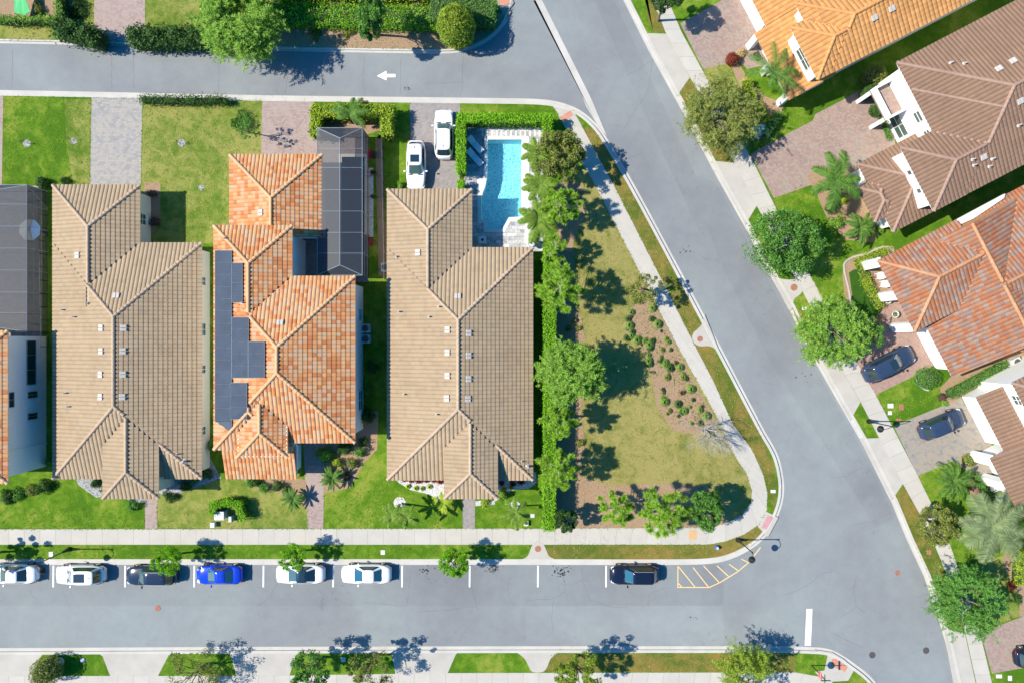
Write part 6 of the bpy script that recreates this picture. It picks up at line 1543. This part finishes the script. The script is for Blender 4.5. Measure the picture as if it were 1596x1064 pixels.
def fence(name, label, a, b, h=1.25, n=12):
    a = np.array((*P2(*a),0.)); b = np.array((*P2(*b),0.)); t = thing(name, label, 'fence', tuple(a)); d = b-a
    for i in range(n+1): p = a+d*i/n; MB().tube(p, p+np.array((0,0,h)), .03, n=4).build('post', M['dark_metal'], t)
    up = np.array((0,0,1.)); MB().tube(a+up*h*.98, b+up*h*.98, .028, n=4).build('top_rail', M['grey_metal'], t); MB().tube(a+up*.15, b+up*.15, .02, n=4).build('bottom_rail', M['dark_metal'], t)
    q = MB(); m = int(np.linalg.norm(d)/.13)
    for i in range(m): p = a+d*(i+.5)/m; q.tube(p+up*.15, p+up*h*.97, .008, n=4)
    q.build('balusters', M['dark_metal'], t)
fence('metal_fence', 'thin dark metal fence along the grass strip beside the screen enclosure', (598,214), (602,436))
fence('metal_fence', 'thin dark metal fence standing behind the left screen enclosure', (73,296), (77,540))
fence('pool_gate', 'short white topped gate from the garage corner to the pool terrace', (718,268), (718,281), 1.1, 1)
# umbrella in the left enclosure
x, y = P2(44, 358, 2.3); t = thing('patio_umbrella', 'pale faceted patio umbrella inside the left screen enclosure', 'umbrella', (x, y, 0))
MB().tube((x,y,0),(x,y,2.45),.03).build('pole', M['grey_metal'], t)
V = [(x,y,2.55)]+[(x+1.05*cos(i*pi/4+.3), y+1.05*sin(i*pi/4+.3), 2.1) for i in range(8)]; mesh('canopy', V, [(0,1+i,1+(i+1)%8) for i in range(8)]+[tuple(range(8,0,-1))], M['umbrella'], t)
MB().lathe((x,y,0), [(.28,0),(.28,.08),(.05,.12)], 12).build('base', M['dark_metal'], t)

# ================================================================== STREET FURNITURE
def lamp(px, py, h, adir, label):
    x, y = P2(px, py); t = thing('street_lamp', label, 'street lamp', (x, y, 0), group='black street lamps')
    q = MB(); q.lathe((0,0,0), [(.24,0),(.24,.12),(.17,.3),(.13,.7),(.10,.95),(.07,1.05)], 14); q.build('base', M['dark_metal'], t, local=True, smooth=True)
    q = MB(); q.tube((0,0,.9),(0,0,h),.06,.045,10); q.lathe((0,0,h-.02), [(.07,0),(.08,.06),(.02,.2)], 10); q.build('pole', M['dark_metal'], t, local=True)
    d = np.array((cos(radians(adir)), sin(radians(adir)), 0)); q = MB(); pts = []
    for i in range(9): a = pi*i/8; pts.append(d*(.42-.42*cos(a))+np.array((0,0,h-.15+.30*sin(a))))
    for i in range(8): q.tube(pts[i], pts[i+1], .028, n=6)
    q.tube((0,0,h-.5), pts[2], .018, n=6); q.build('arm', M['dark_metal'], t, local=True)
    e_ = pts[-1]; q = MB(); q.lathe((e_[0],e_[1],e_[2]-.42), [(.14,-.1),(.26,0),(.33,.06),(.30,.12),(.16,.30),(.06,.42),(.03,.46)], 18); q.build('lantern', M['dark_metal'], t, smooth=True, local=True)
lamp(108, 855, 4.3, -90, 'black street lamp leaning its lantern over the leftmost parked cars')
lamp(1150, 840.5, 4.0, -80, 'black street lamp at the tip of the triangle beside the yellow hatching')
lamp(1354, 656, 4.1, -160, 'black street lamp in the verge between the red and the grey driveway')
lamp(1128, 232, 4.1, -155, 'black street lamp at the edge of the olive street tree on the right sidewalk')
def text_mesh(s_, size, name, mat, parent, mw):
    cu = bpy.data.curves.new('txt', 'FONT'); cu.body = s_; cu.size = size; cu.align_x = 'CENTER'; cu.align_y = 'CENTER'; cu.extrude = .004
    o = bpy.data.objects.new('txt', cu); C.objects.link(o); dg = bpy.context.evaluated_depsgraph_get(); me = bpy.data.meshes.new_from_object(o.evaluated_get(dg)); bpy.data.objects.remove(o)
    me.materials.clear(); me.materials.append(mat); n = bpy.data.objects.new(name, me); C.objects.link(n); n.parent = parent; n.matrix_local = mw; return n
def stop_sign(px, py):
    from mathutils import Matrix
    x, y = P2(px, py); t = thing('stop_sign', 'red octagonal stop sign with street name blades at the bottom corner crossing', 'road sign', (x, y, 0))
    MB().tube((0,0,0),(0,0,3.0),.045,n=8).build('pole', M['dark_metal'], t, local=True)
    oc = [(.38*cos(pi/8+i*pi/4), .38*sin(pi/8+i*pi/4)) for i in range(8)]
    V = [(-.06, a, 2.05+b) for a, b in oc]+[(-.085, a, 2.05+b) for a, b in oc]; s = mesh('sign_plate', V, [tuple(range(8)), tuple(range(15,7,-1))]+[(i,8+i,8+(i+1)%8,(i+1)%8) for i in range(8)], M['red_sign'], t, local=True)
    Mx = Matrix.Translation((-.092, 0, 2.05)) @ Matrix.Rotation(-pi/2, 4, 'Z') @ Matrix.Rotation(pi/2, 4, 'X')
    text_mesh('STOP', .24, 'lettering', M['frame'], s, Mx)
    MB().box(-.012,-.45,2.72,.012,.45,2.9).build('name_blade', M['green_sign'], t, local=True)
    MB().box(-.45,-.012,2.93,.45,.012,3.1).build('name_blade', M['green_sign'], t, local=True)
stop_sign(1265, 1036)
def lid(px, py, r, mat, label, z=.018, name='manhole_cover', cat='manhole cover', group=None, ring=True):
    x, y = P2(px, py); t = thing(name, label, cat, (x, y, z), group=group); R_ = r/S
    if ring: MB().lathe((0,0,0), [(R_,-.02),(R_,.004),(R_*.8,.005),(R_*.8,-.01)], 24).build('ring', M[mat], t, local=True)
    q = MB(); q.lathe((0,0,0), [(R_*.78,-.02),(R_*.78,.006),(R_*.6,.011)], 24)
    for i in range(-3, 4): q.box(-R_*.5, i*R_*.17-R_*.03, .008, R_*.5, i*R_*.17+R_*.03, .016)
    q.build('lid', M[mat], t, local=True)
lid(838.5,854.5,5,'rust','rusty red inlet cover on the pad above the bottom street'); lid(1091,528,4.5,'rust','brown inlet cover beside the triangle verge'); lid(1237.5,448,5.5,'rust','brown inlet cover under the dense green street tree')
lid(1360.5,1021,5,'iron','dark manhole cover left of the pair in the lower right street', Z_ROAD+.012); lid(1444.5,1014,5,'iron','dark manhole cover nearest the lower right kerb', Z_ROAD+.012)
lid(245,948,4.5,'rust','small brown manhole cover in the bottom street below the navy car', Z_ROAD+.012); lid(1400,893,4,'rust','faint reddish cover in the wide junction', Z_ROAD+.008)
for px, py, w, h_, z_, mt, nm, lb in ((80,863,7,8,.05,'pale_plastic','meter_box','pale round topped meter box in the verge beside the left lamp'),(597,860,7,7,.05,'pale_plastic','meter_box','pinkish meter box in the verge above the rightmost white car'),
    (334,816,7,8,.45,'pale_plastic','utility_pedestal','small white utility pedestal in front of the horseshoe hedge'),(363,806,5,9,.7,'green_box','utility_pedestal','slim green utility pedestal inside the horseshoe hedge'),
    (830,803,7,6,.04,'green_box','valve_box','grey green valve box lid in the grass by the long hedge'),(820,814,7,8,.3,'pale_plastic','meter_box','beige meter box near the sidewalk by the long hedge'),
    (1205,765,8,5,.05,'pale_plastic','meter_box','white meter lid in the verge at the street bend'),(1254,481,8,5,.05,'pale_plastic','meter_box','white meter lid in the verge below the inlet pad'),
    (1388,632,9,7,.05,'pale_plastic','meter_box','upper left meter lid on the lawn by the right lamp'),(1405,634,7,9,.05,'rust','valve_box','brown meter lid on the lawn by the right lamp'),(1387,643,6,6,.05,'pale_plastic','meter_box','lower meter lid on the lawn by the right lamp'),
    (1401,654,8,5,.05,'rust','valve_box','small brown lid at the upper corner of the grey driveway'),(1557,1053,9,6,.05,'pale_plastic','meter_box','left meter lid below the lower right driveway'),(1574,1056,6,8,.05,'pale_plastic','meter_box','right meter lid below the lower right driveway'),
    (1448,860,7,7,.04,'rust','valve_box','round brown lid in the right verge below the olive tree'),(129,1028,7,7,.06,'blue_plastic','valve_box','blue lid in the first bottom verge'),(535,1027,7,7,.06,'pale_plastic','valve_box','grey lid in the shaded third bottom verge')):
    x, y = P2(px, py); t = thing(nm, lb, 'utility box', (x, y, 0)); W_, H__ = w/S/2, h_/S/2
    bevel(MB().box(-W_,-H__,-.02,W_,H__,z_).build('box', M[mt], t, local=True), .015); MB().box(-W_*.8,-H__*.8,z_-.01,W_*.8,H__*.8,z_+.014).build('lid', M['pale_plastic' if mt != 'rust' else 'rust'], t, local=True)
def transformer(px, py, w, d, h, rz, mat, label):
    x, y = P2(px, py); t = thing('transformer_box', label, 'utility box', (x, y, 0), radians(rz)); a, b = w/2, d/2
    MB().box(-a-.1,-b-.1,-.02,a+.1,b+.1,.08).build('plinth', M['apron'], t, local=True)
    bevel(MB().box(-a,-b,.08,a,b,h).build('cabinet', M[mat], t, local=True), .03); MB().box(-a-.03,-b-.03,h-.02,a+.03,b+.03,h+.05).build('lid', M[mat], t, local=True); MB().box(-a*.9,-b-.05,.2,-.03,-b-.01,h*.85).build('door', M[mat], t, local=True)
transformer(1181,206,1.25,.95,.75,27,'green_box','pale green transformer box beside the right sidewalk'); transformer(347,800,.85,.75,.8,0,'pale_plastic','white utility cabinet surrounded by the horseshoe hedge')
def dome(px, py):
    x, y = P2(px, py); t = thing('utility_dome', 'pale grey round cabinet beside the round tree at the bottom left', 'utility box', (x,y,0)); MB().lathe((0,0,0), [(.40,0),(.40,.5),(.34,.62),(.15,.7)], 20).build('cabinet', M['pale_plastic'], t, smooth=False, local=True); MB().lathe((0,0,.69), [(.16,0),(.14,.05)], 12).build('cap', M['grey_metal'], t, local=True)
dome(94, 1030)
def condenser(px, py, rz, label, s=.42):
    x, y = P2(px, py); t = thing('air_conditioner', label, 'air conditioner', (x,y,0), radians(rz)); bevel(MB().box(-s,-s,.02,s,s,.8).build('casing', M['pale_plastic'], t, local=True), .03)
    q = MB(); 
    for r in (.1,.18,.26,.33): q.lathe((0,0,.81), [(r,0),(r,.02),(r-.02,.02),(r-.02,0)], 20)
    q.build('fan_grille', M['grey_metal'], t, local=True); MB().lathe((0,0,.795), [(.35,0),(.35,.008)], 20).build('fan_opening', M['dark_metal'], t, local=True)
for a in ((1577,564,27,'grey air conditioner by the right edge under the mottled roof'),(1441,327,27,'air conditioner in the shaded gap beside the cocoa roofed house'),(603,418,0,'air conditioner left of the tan pool house wall near the fence'),(572,512,0,'upper air conditioner in the shaded passage beside the orange house'),(572,528,0,'lower air conditioner in the shaded passage beside the orange house')): condenser(*a)
def lounger(px, py, label):
    x, y = P2(px, py, .3); t = thing('sun_lounger', label, 'sun lounger', (x, y, .012), radians(-47), group='loungers by the blue pool')
    q = MB(); q.box(-1.0,-.36,.26,1.0,-.32,.32); q.box(-1.0,.32,.26,1.0,.36,.32); q.box(.96,-.32,.26,1.0,.32,.32); q.build('frame', M['dark_wood'], t, local=True)
    for sx in (-.8,.85):
        for sy in (-.34,.34): MB().box(sx-.025,sy-.02,0,sx+.025,sy+.02,.26).build('leg', M['dark_wood'], t, local=True)
    bevel(MB().box(-.25,-.31,.325,.97,.31,.39).build('seat', M['cushion'], t, local=True), .02)
    q = MB(); q.obox((-.60,0,.50), (.36,0,-.15), (0,.31,0), (.012,0,.03)); bevel(q.build('backrest', M['cushion'], t, local=True), .02)
lounger(741,226,'upper white sun lounger on the shaded pool terrace'); lounger(740,246,'lower white sun lounger on the shaded pool terrace')
x, y = P2(752,374,.4); t = thing('fire_table', 'square fire table in the shade below the blue pool', 'table', (x,y,.012)); bevel(MB().box(-.36,-.36,.3,.36,.36,.42).build('table_top', M['cushion'], t, local=True), .02); MB().box(-.28,-.28,0,.28,.28,.3).build('pedestal', M['stucco'], t, local=True); MB().lathe((0,0,.42), [(.13,0),(.13,.05),(.04,.09)], 12).build('burner', M['dark_metal'], t, local=True)
x, y = P2(830,380,.8); t = thing('kettle_grill', 'round kettle grill at the roof corner by the pool terrace', 'grill', (x,y,.012)); MB().lathe((0,0,.55), [(.1,0),(.3,.12),(.34,.26),(.28,.40),(.1,.48)], 20).build('bowl', M['pale_plastic'], t, smooth=True, local=True)
MB().lathe((0,0,.72), [(.36,0),(.40,.04),(.40,.07),(.34,.08)], 20).build('rim', M['blue_plastic'], t, local=True)
for i in range(3): a = i*2.1; MB().tube((.15*cos(a),.15*sin(a),.6),(.34*cos(a),.34*sin(a),0),.02,n=6).build('leg', M['dark_metal'], t, local=True)
MB().tube((.1,.2,.95),(.3,.42,1.0),.03,n=6).build('handle', M['dark_metal'], t, local=True)
def chair(px, py, rz, label, nm='patio_chair'):
    x, y = P2(px, py, .5); t = thing(nm, label, 'chair', (x,y,.012), radians(rz), group='white porch chairs'); bevel(MB().box(-.27,-.28,.38,.27,.28,.45).build('seat', M['cushion'], t, local=True), .02)
    q = MB(); q.obox((-.28,0,.7), (.03,0,0), (0,.28,0), (-.06,0,.28)); bevel(q.build('backrest', M['cushion'], t, local=True), .02)
    for sy in (-1,1): MB().box(-.25,sy*.31-.03,.60,.27,sy*.31+.03,.64).build('armrest', M['frame'], t, local=True)
    for sx in (-.23,.23):
        for sy in (-.25,.25): MB().box(sx-.025,sy-.025,0,sx+.025,sy+.025,.39).build('leg', M['frame'], t, local=True)
chair(1372,430,190,'upper white chair on the pillared porch'); chair(1378,443,175,'lower white chair on the pillared porch'); chair(1549,760,200,'upper white chair on the lower right porch'); chair(1558,777,185,'lower white chair on the lower right porch')
def pot(px, py, label, mat='pale_plastic'):
    x, y = P2(px, py, .4); t = thing('plant_pot', label, 'plant pot', (x,y,.012)); MB().lathe((0,0,0), [(.20,0),(.30,.35),(.33,.5),(.35,.52),(.29,.52),(.27,.44)], 18).build('pot', M[mat], t, smooth=True, local=True); MB().lathe((0,0,.42), [(.275,0),(.2,.03)], 14).build('soil', M['soil'], t, local=True)
    rng = np.random.default_rng(int(px)); q = rng.normal(size=(60,3))*.10+np.array((0,0,.5)); mesh('plant', leaf_quads(q,.05,rng), qf(60), L['green'], t, local=True)
pot(1384,468,'upper round plant pot on the red paved entrance'); pot(1395,490,'lower round plant pot on the red paved entrance'); pot(1385,152,'square dark pot by the white balcony entrance','dark_metal')
x, y = P2(1181,88,.02); t = thing('door_mat', 'dark doormat at the amber roofed porch', 'doormat', (x,y,.014), radians(-62.5)); MB().box(-.45,-.3,0,.45,.3,.02).build('mat', M['plastic_black'], t, local=True); MB().box(-.38,-.23,.02,.38,.23,.023).build('border', M['bronze'], t, local=True)
x, y = P2(1117,852); t = thing('utility_marker', 'small blue topped post in the tip verge near the lamp', 'marker post', (x,y,0)); MB().lathe((0,0,0), [(.22,0),(.2,.25),(.12,.4)], 14).build('post', M['blue_plastic'], t, local=True); MB().lathe((0,0,.4), [(.13,0),(.05,.06)], 12).build('cap', M['pale_plastic'], t, local=True)
# green cloth and grey shed roof at the top left
t = thing('shade_cloth', 'bright green cloth laid out at the top left edge', 'cloth', (*P2(33,8,1.0), 0)); q = [(*P2(px, py, h), h) for px, py, h in ((22,-12,1.2),(35,-12,1.3),(47,18,.9),(38,25,.8),(22,20,.9))]
mesh('cloth', q+[(a,b,c-.03) for a,b,c in q], [(4,3,2,1,0),(5,6,7,8,9)]+[(i,(i+1)%5,5+(i+1)%5,5+i) for i in range(5)], M['green_cloth'], t)
for i in range(5): MB().tube((q[i][0],q[i][1],0), q[i], .03, n=6).build('post', M['grey_metal'], t)
for px, py, L_, w_, lb in ((525,3,1.5,.25,'short wooden bench peeking in at the top edge by the feathery tree'),(652,3,.9,.25,'small wooden post frame at the top edge above the bright low hedge')):
    x, y = P2(px, py, .5); t = thing('garden_bench', lb, 'bench', (x,y,0)); MB().box(-L_/2,-w_,.38,L_/2,w_,.44).build('seat', M['bark'], t, local=True)
    for sx in (-1,1): MB().box(sx*L_/2-.05*sx-.04,-w_,0,sx*L_/2-.05*sx+.04,w_,.38).build('leg', M['bark'], t, local=True)
